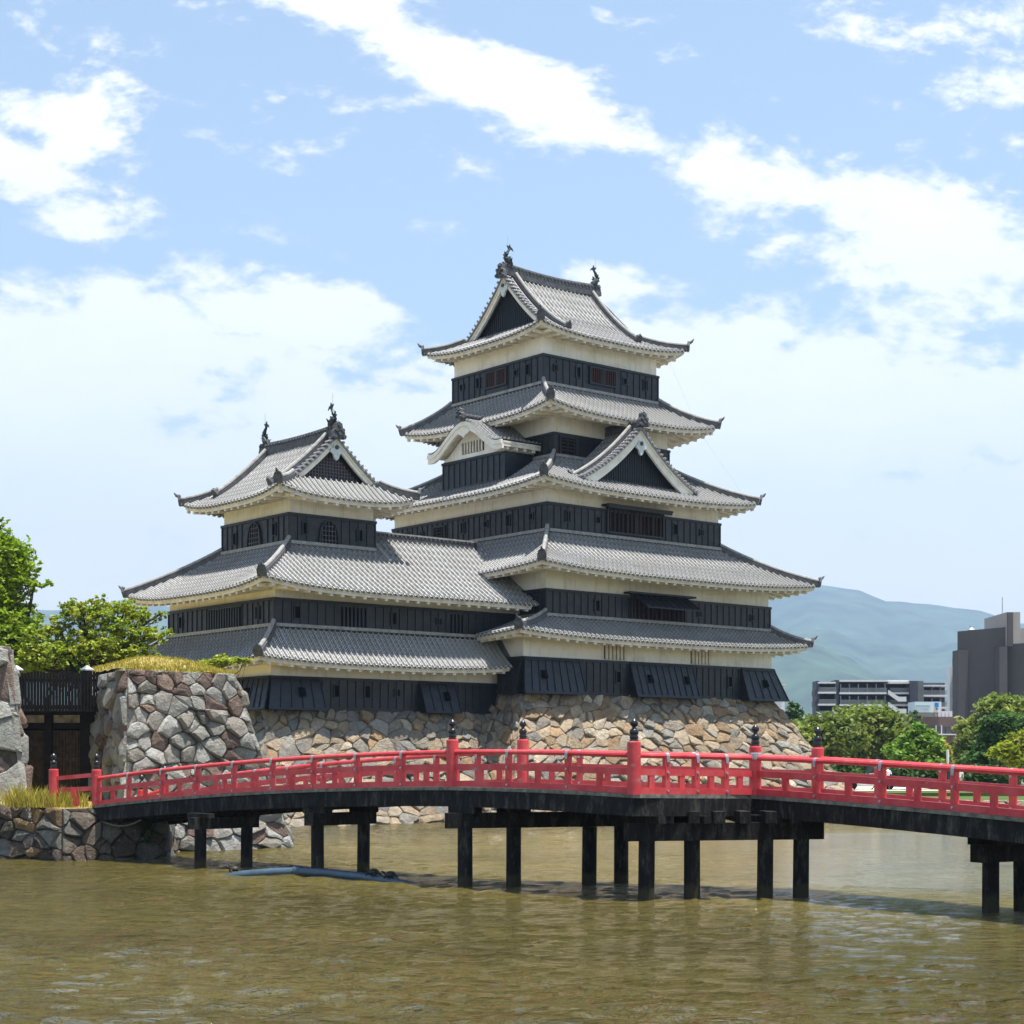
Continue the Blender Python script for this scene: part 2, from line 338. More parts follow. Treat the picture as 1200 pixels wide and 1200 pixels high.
FORM = m_flat('forested_hillside', (.034, .058, .03), .95, .05, .9, .006, 0)
def mountain(name, sil, Yb, Yr, seed, amp):
    """sil: list of (px, py) of the ridge as a bearing and elevation, at distance Yr"""
    mb = MB(); nx, ny = 260, 26; xs0, xs1 = sil[0][0], sil[-1][0]
    rows = []
    for j in range(ny+6):
        tj = j/ny; Y = Yb+(Yr-Yb)*tj
        row = []
        for i in range(nx+1):
            px = xs0+(xs1-xs0)*i/nx
            for a, b2 in zip(sil, sil[1:]):
                if a[0] <= px <= b2[0]: f = (px-a[0])/(b2[0]-a[0]); f = f*f*(3-2*f); py = a[1]+(b2[1]-a[1])*f; break
            H = (892-py)/1996*Yr; X = (px-600)/1996*Yr
            q = Vector((X/900+seed, Y/900, seed)); nz = noise.fractal(q, 1.0, 2.0, 5)
            rg = 1-abs(noise.fractal(Vector((X/520+seed*2, Y/1500, 3.3)), 1., 2., 4))*1.6
            prof = tj**1.25 if tj <= 1 else 1-(tj-1)*2.2
            z = 1+H*prof+ (amp*nz*1.1+amp*(rg-.6)*1.2)*min(1, tj*2)*(1-.75*max(0, min(1, (tj-.6)/.4))) + noise.noise(Vector((X/60, Y/60, seed)))*7
            row.append(mb.V((X, Y, max(z, 0.9-3*(tj > 1)))))
        rows.append(row)
    for a, b2 in zip(rows, rows[1:]):
        for i in range(nx): mb.F(a[i], a[i+1], b2[i+1], b2[i])
    tag(mb.build(name, FORM, smooth=True, loc=(0, Yb, 1.2)), kind='structure')
mountain('mountain', [(-1500, 760), (-700, 720), (-100, 742), (60, 716), (118, 707), (150, 702), (205, 710), (330, 730), (500, 745), (700, 720), (860, 690), (905, 685), (950, 686),
                      (990, 691), (1050, 700), (1100, 708), (1150, 718), (1200, 730), (1400, 742), (1900, 700), (2600, 740)], 5200, 9000, 1.3, 90)
mountain('hill', [(600, 880), (700, 800), (820, 762), (905, 752), (925, 752), (950, 757), (985, 770), (1030, 792), (1100, 812), (1170, 822), (1260, 815), (1500, 850), (1700, 880)], 3400, 5000, 5.7, 45)
mountain('hillside', [(820, 880), (880, 790), (930, 735), (970, 741), (1020, 757), (1080, 763), (1140, 753), (1200, 760), (1300, 740), (1500, 790), (1700, 880)], 5000, 6800, 9.1, 60)
mountain('foothill', [(-900, 880), (-400, 780), (-60, 770), (60, 752), (130, 748), (200, 760), (300, 790), (420, 870)], 3600, 5200, 12.4, 45)

# ---------------------------------------------------------------- the castle, in its own axes (u along the right face, v along the left face)
K = 1.15; ANG = radians(50.4)
UX, UY, VX, VY = sin(ANG), cos(ANG), -cos(ANG), sin(ANG)
P0x, P0y = (613.5-600)/1996*85, 85
def CW(u, v, z):
    return Vector((K*(P0x+u*UX+v*VX), K*(P0y+u*UY+v*VY), CH+K*(z-3.2)))
ZW = 3.2-CH/K            # water level in castle heights
def CB(): return MB(CW)
PITCH = .31

def zf_make(ze, zr, ttmax, c, L):
    def z(tt, s):
        x = tt/ttmax
        return ze+(zr-ze)*((1-c)*x+c*x*x)+L*max(0, 1-tt)**1.4*min(1, abs(s))**3.2
    return z
def put(side, a, d, O):
    """a = position along the eave, d = distance in from the eave"""
    if side == 'f': return a, O[2]+d
    if side == 'b': return a, O[3]-d
    if side == 'l': return O[0]+d, a
    return O[1]-d, a
def roof_faces(mb, O, I, zf, ttmax=1, axis=None, sides='flbr', dmaxf=None, rng=None):
    """corrugated tile slopes. O,I = outer and inner rectangles (u0,u1,v0,v1)"""
    for side in sides:
        al = side in 'fb'
        A0, A1 = (O[0], O[1]) if al else (O[2], O[3]); B0, B1 = (I[0], I[1]) if al else (I[2], I[3])
        D = {'f': I[2]-O[2], 'b': O[3]-I[3], 'l': I[0]-O[0], 'r': O[1]-I[1]}[side]
        full = (axis == 'u' and al) or (axis == 'v' and not al)
        tmax = ttmax if full else 1
        offs = [0, .30, .37, .5, .63, .70]; hh = [0, 0, .08, .11, .08, 0]
        n = int(round((A1-A0)/PITCH)); pit = (A1-A0)/n; cols = []
        for k in range(n+1):
            for q, h in zip(offs, hh):
                a = A0+(k+q-.5)*pit
                if a < A0-1e-6 or a > A1+1e-6: continue
                cols.append((a, h, k+q))
        if rng and side in rng: cols = [c for c in cols if rng[side][0] <= c[0] <= rng[side][1]]
        prev = None; caps = []
        for a, h, uu in cols:
            if dmaxf and side in dmaxf: tm = dmaxf[side](a)
            elif a < B0: tm = (a-A0)/(B0-A0)
            elif a > B1: tm = (A1-a)/(A1-B1)
            else: tm = tmax
            tm = max(0, tm); nr = 9; colv = []
            for j in range(nr+1):
                tt = tm*j/nr; t1 = min(tt, 1)
                lo = A0+(B0-A0)*t1; hi = A1+(B1-A1)*t1
                s = 2*(a-lo)/max(1e-6, hi-lo)-1
                u, v = put(side, a, tt*D, O)
                colv.append(mb.V((u, v, zf(tt, s)+h), (uu, tt*D)))
            if prev:
                for j in range(nr): mb.F(prev[j], colv[j], colv[j+1], prev[j+1])
            prev = colv
            if abs(h-.11) < 1e-6: caps.append(a)
        for a in caps:                                            # round end tiles along the eave
            s = 2*(a-A0)/(A1-A0)-1; z = zf(0, s)+.005
            u0, v0 = put(side, a, -.03, O); u1, v1 = put(side, a, .12, O); r = .088
            du, dv = (1, 0) if al else (0, 1)
            ring = [(cos(q*pi/4)*r, sin(q*pi/4)*r) for q in range(8)]
            mb.prism([(u0+du*x, v0+dv*x, z+y) for x, y in ring], [(u1+du*x, v1+dv*x, z+y) for x, y in ring])
def eave_parts(O, I, W, zf, parent, sides='fl', rng=None, gap=.62, fh=.22, rl=None):
    """cream plastered fascia, soffit and rafter ends under the tiles. W = wall rectangle below"""
    e = CB(); r = CB()
    for side in sides:
        al = side in 'fb'
        A0, A1 = (O[0], O[1]) if al else (O[2], O[3]); W0, W1 = (W[0], W[1]) if al else (W[2], W[3])
        D = {'f': W[2]-O[2], 'b': O[3]-W[3], 'l': W[0]-O[0], 'r': O[1]-W[1]}[side]
        Dt = {'f': I[2]-O[2], 'b': O[3]-I[3], 'l': I[0]-O[0], 'r': O[1]-I[1]}[side]
        R0, R1 = (rng or {}).get(side, (A0, A1))
        n = 48; pr = None
        e0 = .09
        for k in range(n+1):
            f = k/n; a = A0+e0+(A1-A0-2*e0)*f; s = 2*f-1
            if a < R0-.3 or a > R1+.3: pr = None; continue
            zt = zf(0, s)-.03; aw = W0+(W1-W0)*f
            pts = []
            for aa, d, z in ((a, e0, zt), (a, e0, zt-fh*.42), (a+(.03 if f<.5 else -.03), e0+.04, zt-fh*.45), (a+(.05 if f<.5 else -.05), e0+.05, zt-fh), (a*.9+aw*.1, D*.12+e0, zt-fh+.03), (aw, D+.03, zf(0, 0)-fh+.30*D/1.5+.02*(1-abs(s)))):
                u, v = put(side, aa, d, O); pts.append(e.V((u, v, z)))
            if pr:
                for j in range(len(pts)-1): e.F(pr[j], pr[j+1], pts[j+1], pts[j])
            pr = pts
        m = int((A1-A0)/gap); off = ((A1-A0)-m*gap)/2
        for k in range(m+1):
            a = A0+off+k*gap
            if a < R0 or a > R1: continue
            f = (a-A0)/(A1-A0); s = 2*f-1; zt = zf(0, s)-.03-fh
            aw = a
            lim = D
            if a < W0: lim = D*(a-A0)/(W0-A0)
            if a > W1: lim = D*(A1-a)/(A1-W1)
            if lim < .25: continue
            zi = zf(0, 0)-fh+.30*D/1.5; h = .13; w2 = .085
            lw = zt+(zi-zt)*lim/D
            P = [];
            for d, z in ((.17, zt+.03), (lim, lw)):
                ring = []
                for x, y in ((-w2, -h), (w2, -h), (w2, .03), (-w2, .03)):
                    u, v = put(side, a+x, d, O); ring.append((u, v, z+y))
                P.append(ring)
            r.prism(*P)
    eo = e.build('eave', EV, parent); r.build('rafter_ends', EV, eo)
    return eo
def hip_line(O, I, zf, corner, n=12, t1=1.0, t0=0.0):
    iu, iv = corner; pts = []
    for k in range(n+1):
        tt = t0+(t1-t0)*k/n
        u = O[iu]+(I[iu]-O[iu])*tt; v = O[2+iv]+(I[2+iv]-O[2+iv])*tt
        pts.append((u, v, zf(tt, 1)+.05))
    return pts
def W2(pts): return [CW(*p) for p in pts]
def ridge(pts, parent, w=.26, h=.25, ends=(True, False), pale=True, orn=True):
    """stacked ridge tiles with a pale round top tile, an ogre tile at its lower end"""
    P = W2(pts); k = K; m = MB()
    m.sweep(P, [(-w/2*k, -.1), (w/2*k, -.1), (w/2*k, h*.55*k), (w*.36*k, h*.58*k), (w*.36*k, h*k), (-w*.36*k, h*k), (-w*.36*k, h*.58*k), (-w/2*k, h*.55*k)])
    ob = m.build('hip_ridge', RD, parent)
    t = MB(); prof = [(cos(q*pi/5)*.1*k, h*k-.02+sin(q*pi/5)*.1*k) for q in range(6)]
    t.sweep(P, [(.1*k, h*k-.05)]+prof+[(-.1*k, h*k-.05)])
    t.build('ridge_cap', RL if pale else RD, ob)
    if orn:
        p = P[0]; q = (P[1]-P[0]).normalized(); o = MB(); d = -q
        r = d.cross(Vector((0, 0, 1))).normalized()
        o.sweep([p+d*.02, p+d*.16], [(-.24, -.12), (.24, -.12), (.27, .2), (.17, .46), (0, .56), (-.17, .46), (-.27, .2)])
        o.tube([p+d*.1+Vector((0, 0, .4)), p+d*.32+Vector((0, 0, .52)), p+d*.46+Vector((0, 0, .7))], [.12, .09, .03], 7)
        o.build('ogre_tile', RD, ob)
    return ob
def storey(parent, R, zp0, zp1, zb0, zb1, faces='fl', batt=.47, boards=True, proud=.07, skip=()):
    """plastered storey with black board cladding between zb0 and zb1"""
    u0, u1, v0, v1 = R; m = CB(); m.box(u0, u1, v0, v1, zp0, zp1); wo = m.build('storey_wall', PL, parent)
    if not boards: return wo
    p = proud; b = CB(); b.box(u0-p, u1+p, v0-p, v1+p, zb0, zb1); bo = b.build('board_cladding', BD, parent)
    t = CB(); q = .045
    def strip(side, a0, a1, z0, z1, out=q):
        if side == 'f': t.box(a0, a1, v0-p-out, v0-p, z0, z1)
        elif side == 'l': t.box(u0-p-out, u0-p, a0, a1, z0, z1)
    for side in faces:
        A0, A1 = (u0-p, u1+p) if side == 'f' else (v0-p, v1+p)
        n = int((A1-A0)/batt); st = (A1-A0)/n
        for k in range(n+1):
            a = A0+k*st
            if any(s_ == side and x0 < a < x1 for s_, x0, x1 in skip): continue
            strip(side, max(A0-.02, a-.028), min(A1+.02, a+.028), zb0+.1, zb1-.11)
        strip(side, A0-.05, A1+.05, zb1-.12, zb1+.012, .075)
        strip(side, A0-.04, A1+.04, zb0-.01, zb0+.13, .06)
    t.build('batten', BT, bo)
    return bo
def on(side, R, a, out):
    return (a, R[2]-out) if side == 'f' else (R[0]-out, a)
def port(parent, side, R, a, z, tall=True, p=.07):
    m = CB(); w = .14 if tall else .13; h = .27 if tall else .15
    def bx(mm, a0, a1, z0, z1, o0, o1):
        if side == 'f': mm.box(a0, a1, R[2]-p-o1, R[2]-p-o0, z0, z1)
        else: mm.box(R[0]-p-o1, R[0]-p-o0, a0, a1, z0, z1)
    bx(m, a-w-.05, a+w+.05, z-h-.05, z-h, .0, .07); bx(m, a-w-.05, a+w+.05, z+h, z+h+.05, .0, .07)
    bx(m, a-w-.05, a-w, z-h, z+h, .0, .07); bx(m, a+w, a+w+.05, z-h, z+h, .0, .07)
    o = m.build('gun_port', BT, parent)
    d = CB(); bx(d, a-w, a+w, z-h, z+h, .002, .012); d.build('port_opening', HOLE, o)
def lattice(parent, side, R, a0, a1, z0, z1, nb, bars=LAT, back=HOLE, p=.07, name='window', horiz=0, bw=.05, frame=True):
    def bx(mm, x0, x1, y0, y1, o0, o1):
        if side == 'f': mm.box(x0, x1, R[2]-p-o1, R[2]-p-o0, y0, y1)
        else: mm.box(R[0]-p-o1, R[0]-p-o0, x0, x1, y0, y1)
    b = CB(); bx(b, a0, a1, z0, z1, .002, .014); o = b.build(name, back, parent)
    m = CB()
    for k in range(nb): a = a0+(a1-a0)*(k+.5)/nb; bx(m, a-bw, a+bw, z0, z1, .02, .10)
    for k in range(horiz): z = z0+(z1-z0)*(k+.5)/horiz; bx(m, a0, a1, z-.03, z+.03, .03, .09)
    m.build('window_bars', bars, o)
    if frame:
        f = CB()
        for x0, x1, y0, y1 in ((a0-.09, a0, z0-.09, z1+.09), (a1, a1+.09, z0-.09, z1+.09), (a0, a1, z1, z1+.09), (a0, a1, z0-.09, z0)): bx(f, x0, x1, y0, y1, .002, .12)
        f.build('window_frame', BT, o)
    return o
def katomado(parent, side, R, a, z0, z1, w, p=.07):
    """bell shaped window"""
    prof = [(-1, 0), (-.93, .35), (-.84, .62), (-.62, .84), (-.3, .95), (0, 1.0), (.3, .95), (.62, .84), (.84, .62), (.93, .35), (1, 0)]
    def P(x, y, o):
        aa = a+x*w; z = z0+(z1-z0)*y
        return (aa, R[2]-p-o, z) if side == 'f' else (R[0]-p-o, aa, z)
    m = CB(); m.prism([P(x, y, .002) for x, y in prof], [P(x, y, .012) for x, y in prof]); o = m.build('bell_window', HOLE, parent)
    f = CB()
    for (x, y), (x2, y2) in zip(prof, prof[1:]):
        s = 1.17; f.prism([P(x, y, .0), P(x2, y2, .0), P(x2*s, y2*1.06, .0), P(x*s, y*1.06, .0)], [P(x, y, .1), P(x2, y2, .1), P(x2*s, y2*1.06, .1), P(x*s, y*1.06, .1)])
    f.build('window_frame', BT, o)
    b = CB()
    for k in range(5):
        x = -.72+.36*k; y = 1-.42*abs(x)**2.2
        b.prism([P(x-.03, 0, .02), P(x+.03, 0, .02), P(x+.03, y, .02), P(x-.03, y, .02)], [P(x-.03, 0, .06), P(x+.03, 0, .06), P(x+.03, y, .06), P(x-.03, y, .06)])
    for k in range(4):
        y = .18+.2*k; x = .93-.12*k
        b.prism([P(-x, y-.015, .03), P(x, y-.015, .03), P(x, y+.015, .03), P(-x, y+.015, .03)], [P(-x, y-.015, .055), P(x, y-.015, .055), P(x, y+.015, .055), P(-x, y+.015, .055)])
    b.build('window_bars', LATB, o)
LATB = m_flat('bluish_lattice', (.10, .085, .095), .6, .3, .3, 6)
def shachi(parent, u, v, z, du, dv):
    """roof fish with its tail in the air; du,dv = direction it faces"""
    p = CW(u, v, z); q = CW(u+du, v+dv, z); d = (q-p).normalized(); up = Vector((0, 0, 1)); s = d.cross(up); k = K*.95
    m = MB()
    path = [(.32, .02), (.2, .12), (.03, .26), (-.1, .45), (-.1, .66), (.0, .84), (.13, .98), (.2, 1.08)]; rr = [.10, .19, .20, .16, .12, .085, .06, .03]
    m.tube([p+d*a*k+up*b*k for a, b in path], [r*k for r in rr], 8)
    def fin(pts, th=.03): m.prism([p+d*a*k+up*b*k+s*th for a, b in pts], [p+d*a*k+up*b*k-s*th for a, b in pts])
    fin([(.1, .95), (.3, 1.0), (.42, .92), (.34, 1.08), (.2, 1.16), (.16, 1.3), (.08, 1.16), (-.08, 1.2), (.02, 1.02)])
    fin([(-.22, .3), (-.36, .42), (-.27, .48), (-.36, .62), (-.24, .64), (-.26, .8), (-.14, .76), (-.12, .5)])
    fin([(.12, .35), (.3, .42), (.2, .5), (.24, .6), (.1, .58), (.05, .45)])
    for sg in (-1, 1):
        m.prism([p+d*.2*k+up*.2*k+s*sg*.15, p+d*.02*k+up*.3*k+s*sg*.15, p+d*.02*k+up*.42*k+s*sg*.42], [p+d*.22*k+up*.17*k+s*sg*.15, p+d*.04*k+up*.27*k+s*sg*.17, p+d*.04*k+up*.40*k+s*sg*.42])
    m.tube([p-up*.12, p+up*.08], [.2, .22], 8)
    o = m.build('roof_fish', BRZ, parent)
    r = MB(); r.tube([p+up*1.1*k, p+up*1.75*k], .012, 5); r.build('lightning_rod', STEEL, o)
def main_ridge(pts, parent, h=.46, w=.3):
    P = W2(pts); m = MB(); k = K
    m.sweep(P, [(-w/2*k, -.15), (w/2*k, -.15), (w/2*k, h*.25*k), (w*.4*k, h*.28*k), (w*.42*k, h*.62*k), (w*.34*k, h*.65*k), (w*.34*k, h*k), (-w*.34*k, h*k), (-w*.34*k, h*.65*k), (-w*.42*k, h*.62*k), (-w*.4*k, h*.28*k), (-w/2*k, h*.25*k)])
    o = m.build('main_ridge', RD, parent)
    t = MB(); n = int((P[-1]-P[0]).length/.3)
    t.sweep(P, [(.12*k, h*k-.04), (.09*k, h*k+.07), (0, h*k+.12), (-.09*k, h*k+.07), (-.12*k, h*k-.04)])
    for i in range(n):                                            # scalloped tile discs along the stack
        f = (i+.5)/n; a = f*(len(P)-1); j = min(int(a), len(P)-2); c = P[j].lerp(P[j+1], a-j); d = (P[j+1]-P[j]).normalized(); s = d.cross(Vector((0, 0, 1)))
        for zz, r in ((h*.8*k, .085),):
            t.tube([c+s*-.17*k+Vector((0, 0, zz)), c+s*.17*k+Vector((0, 0, zz))], r, 6)
    t.build('ridge_cap', RD, o)
    return o
def gable(parent, axis, pos, c, half, zcurve, zapex, zbase, depth=.12, latt='slats', inset=.42, bw=.42):
    """triangular gable filling; axis 'u' faces -u, 'v' faces -v. zcurve(x) with x=0 at apex .. 1 at foot"""
    def P(x, z, o): return (pos+o, c+x, z) if axis == 'u' else (c+x, pos+o, z)
    n = 10; pts = [(half*k/n, zcurve(k/n)) for k in range(n+1)]
    m = CB()
    poly = [(x, z-.12) for x, z in pts]; loop = [(-x, z) for x, z in poly[::-1]]+poly[1:]
    loop = [q for q in loop]; base = zbase-.3
    lp = [(-half, base)]+loop+[(half, base)]
    m.prism([P(x, z, inset) for x, z in lp], [P(x, z, inset+.1) for x, z in lp]); gw = m.build('gable_wall', BD, parent)
    s = CB(); k = -half*.8
    while k < half*.8:
        zt = zcurve(abs(k)/half)-.5
        if zt > zbase+.15: s.prism([P(k-.03, zbase, inset-.05), P(k+.03, zbase, inset-.05), P(k+.03, zt, inset-.05), P(k-.03, zt, inset-.05)], [P(k-.03, zbase, inset), P(k+.03, zbase, inset), P(k+.03, zt, inset), P(k-.03, zt, inset)])
        k += .17
    if latt == 'grid':
        z = zbase+.1
        while z < zapex-.9:
            hw = half*max(.02, min(1, (zapex-.6-z)/(zapex-zbase)))*.9
            s.prism([P(-hw, z, inset-.07), P(hw, z, inset-.07), P(hw, z+.045, inset-.07), P(-hw, z+.045, inset-.07)], [P(-hw, z, inset-.045), P(hw, z, inset-.045), P(hw, z+.045, inset-.045), P(-hw, z+.045, inset-.045)]); z += .16
    s.build('gable_slats', LATB if latt == 'grid' else BT, gw)
    b = CB()
    for sg in (-1, 1):
        for (x, z), (x2, z2) in zip(pts, pts[1:]):
            for o0, o1, za, zb in ((0, .14, -.08, -bw), (-.06, .0, -.05, -.2)):
                b.prism([P(sg*x, z+za, o0), P(sg*x2, z2+za, o0), P(sg*x2, z2+zb, o0), P(sg*x, z+zb, o0)], [P(sg*x, z+za, o1), P(sg*x2, z2+za, o1), P(sg*x2, z2+zb, o1), P(sg*x, z+zb, o1)])
    bo = b.build('bargeboard', WH, parent)
    q = CB(); zc = zapex-bw*1.35-.1; r = .28
    pend = [(0, -.52), (.12, -.42), (.2, -.2), (.36, -.12), (.33, .04), (.18, .08), (.14, .28), (-.14, .28), (-.18, .08), (-.33, .04), (-.36, -.12), (-.2, -.2), (-.12, -.42)]
    q.prism([P(x, zc+z, -.1) for x, z in pend], [P(x, zc+z, .0) for x, z in pend]); qo = q.build('gable_pendant', GEG, bo)
    q = CB(); ring = [(cos(i*pi/5)*.11, .12+sin(i*pi/5)*.11) for i in range(10)]
    q.prism([P(x, zc+z, -.15) for x, z in ring], [P(x, zc+z, -.1) for x, z in ring]); q.build('pendant_boss', CAPB, bo)
def verge(parent, axis, pos, c, half, zcurve, out=.0):
    """short round tiles running out across the verge"""
    m = CB()
    def P(x, z, o): return (pos+o, c+x, z) if axis == 'u' else (c+x, pos+o, z)
    L = 0; N_ = int(half*1.25/.27)
    for sg in (-1, 1):
        for k in range(N_):
            f = (k+.6)/N_; x = half*f; z = zcurve(f)+.10; r = .075
            ring = [(cos(i*pi/3)*r, sin(i*pi/3)*r) for i in range(6)]
            m.prism([P(sg*x+a, z+b, -.1) for a, b in ring], [P(sg*x+a, z+b, .42) for a, b in ring])
        n = 10
        for k in range(n):
            x, x2 = half*k/n, half*(k+1)/n; z, z2 = zcurve(k/n), zcurve((k+1)/n)
            m.prism([P(sg*x, z+.02, -.06), P(sg*x2, z2+.02, -.06), P(sg*x2, z2-.06, -.06), P(sg*x, z-.06, -.06)], [P(sg*x, z+.02, .4), P(sg*x2, z2+.02, .4), P(sg*x2, z2-.06, .4), P(sg*x, z-.06, .4)])
    m.build('verge_tiles', TLV, parent)
TLV = m_flat('grey_verge_tiles', (.24, .24, .245), .6, .3, .4, 5)

# ---------------------------------------------------------------- main keep
keep = root('castle_keep', CW(9.2, 8.2, 6.6), 'tall five-roofed black and white castle keep with grey tiled roofs on a high stone base', 'castle')
W1 = (0, 18.37, 0, 16.3); Wb = (1.58, 18.23, .1, 15.6); W3 = (2.81, 15.53, 1.43, 14.93); W4 = (4.98, 13.45, 3.4, 12.4); W5 = (4.96, 13.43, 4.26, 12.07)
def rect_out(R, o): return (R[0]-o, R[1]+o, R[2]-o, R[3]+o)
ZB = 6.62
storey(keep, W1, ZB, 9.75, ZB, 8.43)
storey(keep, Wb, 9.5, 13.2, 10.5, 11.93)
storey(keep, W3, 13.0, 17.9, 15.0, 16.58)
storey(keep, W4, 17.5, 22.2, 18.6, 20.73)
storey(keep, W5, 21.5, 26.75, 23.3, 25.07, skip=(('f', 8.2, 10.15), ('l', 7.2, 9.05)))
LFT = .3
def skirt_roof(parent, W, I, o, ze, zr, L, c=.28, sides='flbr', rng=None, esides='flr'):
    O = rect_out(W, o); zf = zf_make(ze, zr, 1, c, L)
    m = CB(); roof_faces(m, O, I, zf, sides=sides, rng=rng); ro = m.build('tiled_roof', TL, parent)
    eave_parts(O, I, W, zf, ro, sides=esides, rng=rng)
    # pale flashing course where the slope meets the wall above
    fl = CB()
    if 'f' in sides:
        a0, a1 = (rng or {}).get('f', (I[0], I[1])); a0 = max(a0, I[0]); a1 = min(a1, I[1])
        fl.box(a0-.1, a1+.1, I[2]-.2, I[2]-.02, zr-.06, zr+.09)
    if 'l' in sides:
        a0, a1 = (rng or {}).get('l', (I[2], I[3])); a0 = max(a0, I[2]); a1 = min(a1, I[3])
        fl.box(I[0]-.2, I[0]-.02, a0-.1, a1+.1, zr-.06, zr+.09)
    fl.build('flashing_course', RL, ro)
    return O, zf, ro
O1, z1, r1 = skirt_roof(keep, W1, Wb, 1.55, 9.42, 10.6, .3)
for cn in ((0, 0), (1, 0), (0, 1)): ridge(hip_line(O1, Wb, z1, cn), r1)
O2, z2, r2 = skirt_roof(keep, Wb, W3, 1.95, 12.78, 15.13, .34)
for cn in ((0, 0), (1, 0)): ridge(hip_line(O2, W3, z2, cn), r2)
O3, z3, r3 = skirt_roof(keep, W3, W4, 1.6, 17.3, 19.5, .38)
for cn in ((0, 0), (1, 0), (0, 1)): ridge(hip_line(O3, W4, z3, cn), r3)
O4, z4, r4 = skirt_roof(keep, W4, W5, 2.0, 21.55, 23.5, .45)
for cn in ((0, 0), (1, 0), (0, 1)): ridge(hip_line(O4, W5, z4, cn), r4)
# top roof: hip and gable, ridge along u
O5 = rect_out(W5, 1.22); vc = (O5[2]+O5[3])/2; ug0, ug1 = 5.4, 12.55; Dv = 1.75; I5 = (ug0, ug1, O5[2]+Dv, O5[3]-Dv); Df = vc-O5[2]; TM = Df/Dv
zf5 = zf_make(26.1, 30.2, TM, .50, .42)
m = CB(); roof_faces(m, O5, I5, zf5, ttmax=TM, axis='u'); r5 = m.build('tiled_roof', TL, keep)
eave_parts(O5, I5, W5, zf5, r5, sides='flr')
def zc5(x): return zf5(TM*(1-x)+1.0*x, 0)
for pos in (ug0,):
    gable(r5, 'u', pos+.05, vc, (vc-I5[2]), zc5, zf5(TM, 0), zf5(1, 0)+.05)
    verge(r5, 'u', pos-.05, vc, (vc-I5[2]), zc5)
main_ridge([(ug0-.1+(ug1-ug0+.2)*k/14, vc, zf5(TM, 0)+.05+.18*abs(2*k/14-1)**2) for k in range(15)], r5)
shachi(r5, ug0+.3, vc, 30.8, 1, 0); shachi(r5, ug1-.25, vc, 30.8, -1, 0)
for cn in ((0, 0), (1, 0), (0, 1)): ridge(hip_line(O5, I5, zf5, cn), r5)
def kudari(parent, u, zf, TMx, Dv_, v0, sgn=1, tlow=.42, pale=True):
    pts = [(u, v0+sgn*tt*Dv_, zf(tt, 0)+.06) for tt in [tlow+(TMx-tlow)*k/12 for k in range(13)]]
    ridge(pts, parent, w=.24, h=.26)
kudari(r5, ug0+.75, zf5, TM, Dv, O5[2]); kudari(r5, ug1-.6, zf5, TM, Dv, O5[2], tlow=.75)
def onigawara(parent, axis, pos, c, z, s=1.):
    def P(x, zz, o): return (pos+o, c+x, z+zz) if axis == 'u' else (c+x, pos+o, z+zz)
    m = CB(); sh = [(-.42*s, -.3*s), (.42*s, -.3*s), (.36*s, .1*s), (.24*s, .22*s), (.2*s, .5*s), (0, .62*s), (-.2*s, .5*s), (-.24*s, .22*s), (-.36*s, .1*s)]
    m.prism([P(x, y, -.16) for x, y in sh], [P(x, y, .08) for x, y in sh])
    for x, y in ((-.3, -.2), (.3, -.2), (-.2, .15), (.2, .15), (0, .4), (0, -.05)):
        ring = [(x*s+cos(i*pi/3)*.11*s, y*s+sin(i*pi/3)*.11*s) for i in range(6)]; m.prism([P(a, b, -.26) for a, b in ring], [P(a, b, -.16) for a, b in ring])
    m.build('ridge_end_tile', RD, parent)
onigawara(r5, 'u', ug0-.12, vc, 30.35, .85)
# triangular dormer gable on the third roof
def dormer(parent, uc, v0, half, zb, za, vback, c=.35):
    zc = lambda x: za+(zb-za)*((1+c)*x-c*x*x)
    m = CB(); n = int((vback-v0)/.24); pit = (vback-v0)/n; offs = [0, .30, .37, .5, .63, .70]; hh = [0, 0, .08, .11, .08, 0]
    for sg in (-1, 1):
        prev = None
        for k in range(n):
            for q, h in zip(offs, hh):
                v = v0+(k+q)*pit; cv = [m.V((uc+sg*half*1.08*j/10, v, zc(1.08*j/10)+h), (k+q, half*1.2*j/10)) for j in range(11)]
                if prev:
                    for j in range(10): m.F(prev[j], cv[j], cv[j+1], prev[j+1])
                prev = cv
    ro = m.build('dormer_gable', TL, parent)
    gable(ro, 'v', v0, uc, half, zc, za, zb+.1, inset=.5, bw=.62)
    verge(ro, 'v', v0-.1, uc, half*1.08, lambda x: zc(1.08*x))
    main_ridge([(uc, v0-.1+(vback-v0+.1)*k/4, za+.05) for k in range(5)], ro, h=.35, w=.26)
    onigawara(ro, 'v', v0-.15, uc, za+.35, .85)
    for sg in (-1, 1):
        pts = [(uc+sg*half*1.08*(1-k/10), v0+.62, zc(1.08*(1-k/10))+.05) for k in range(11)]
        ridge(pts, ro, w=.22, h=.24)
dormer(keep, 8.78, .75, 3.95, 18.05, 21.0, 3.6)
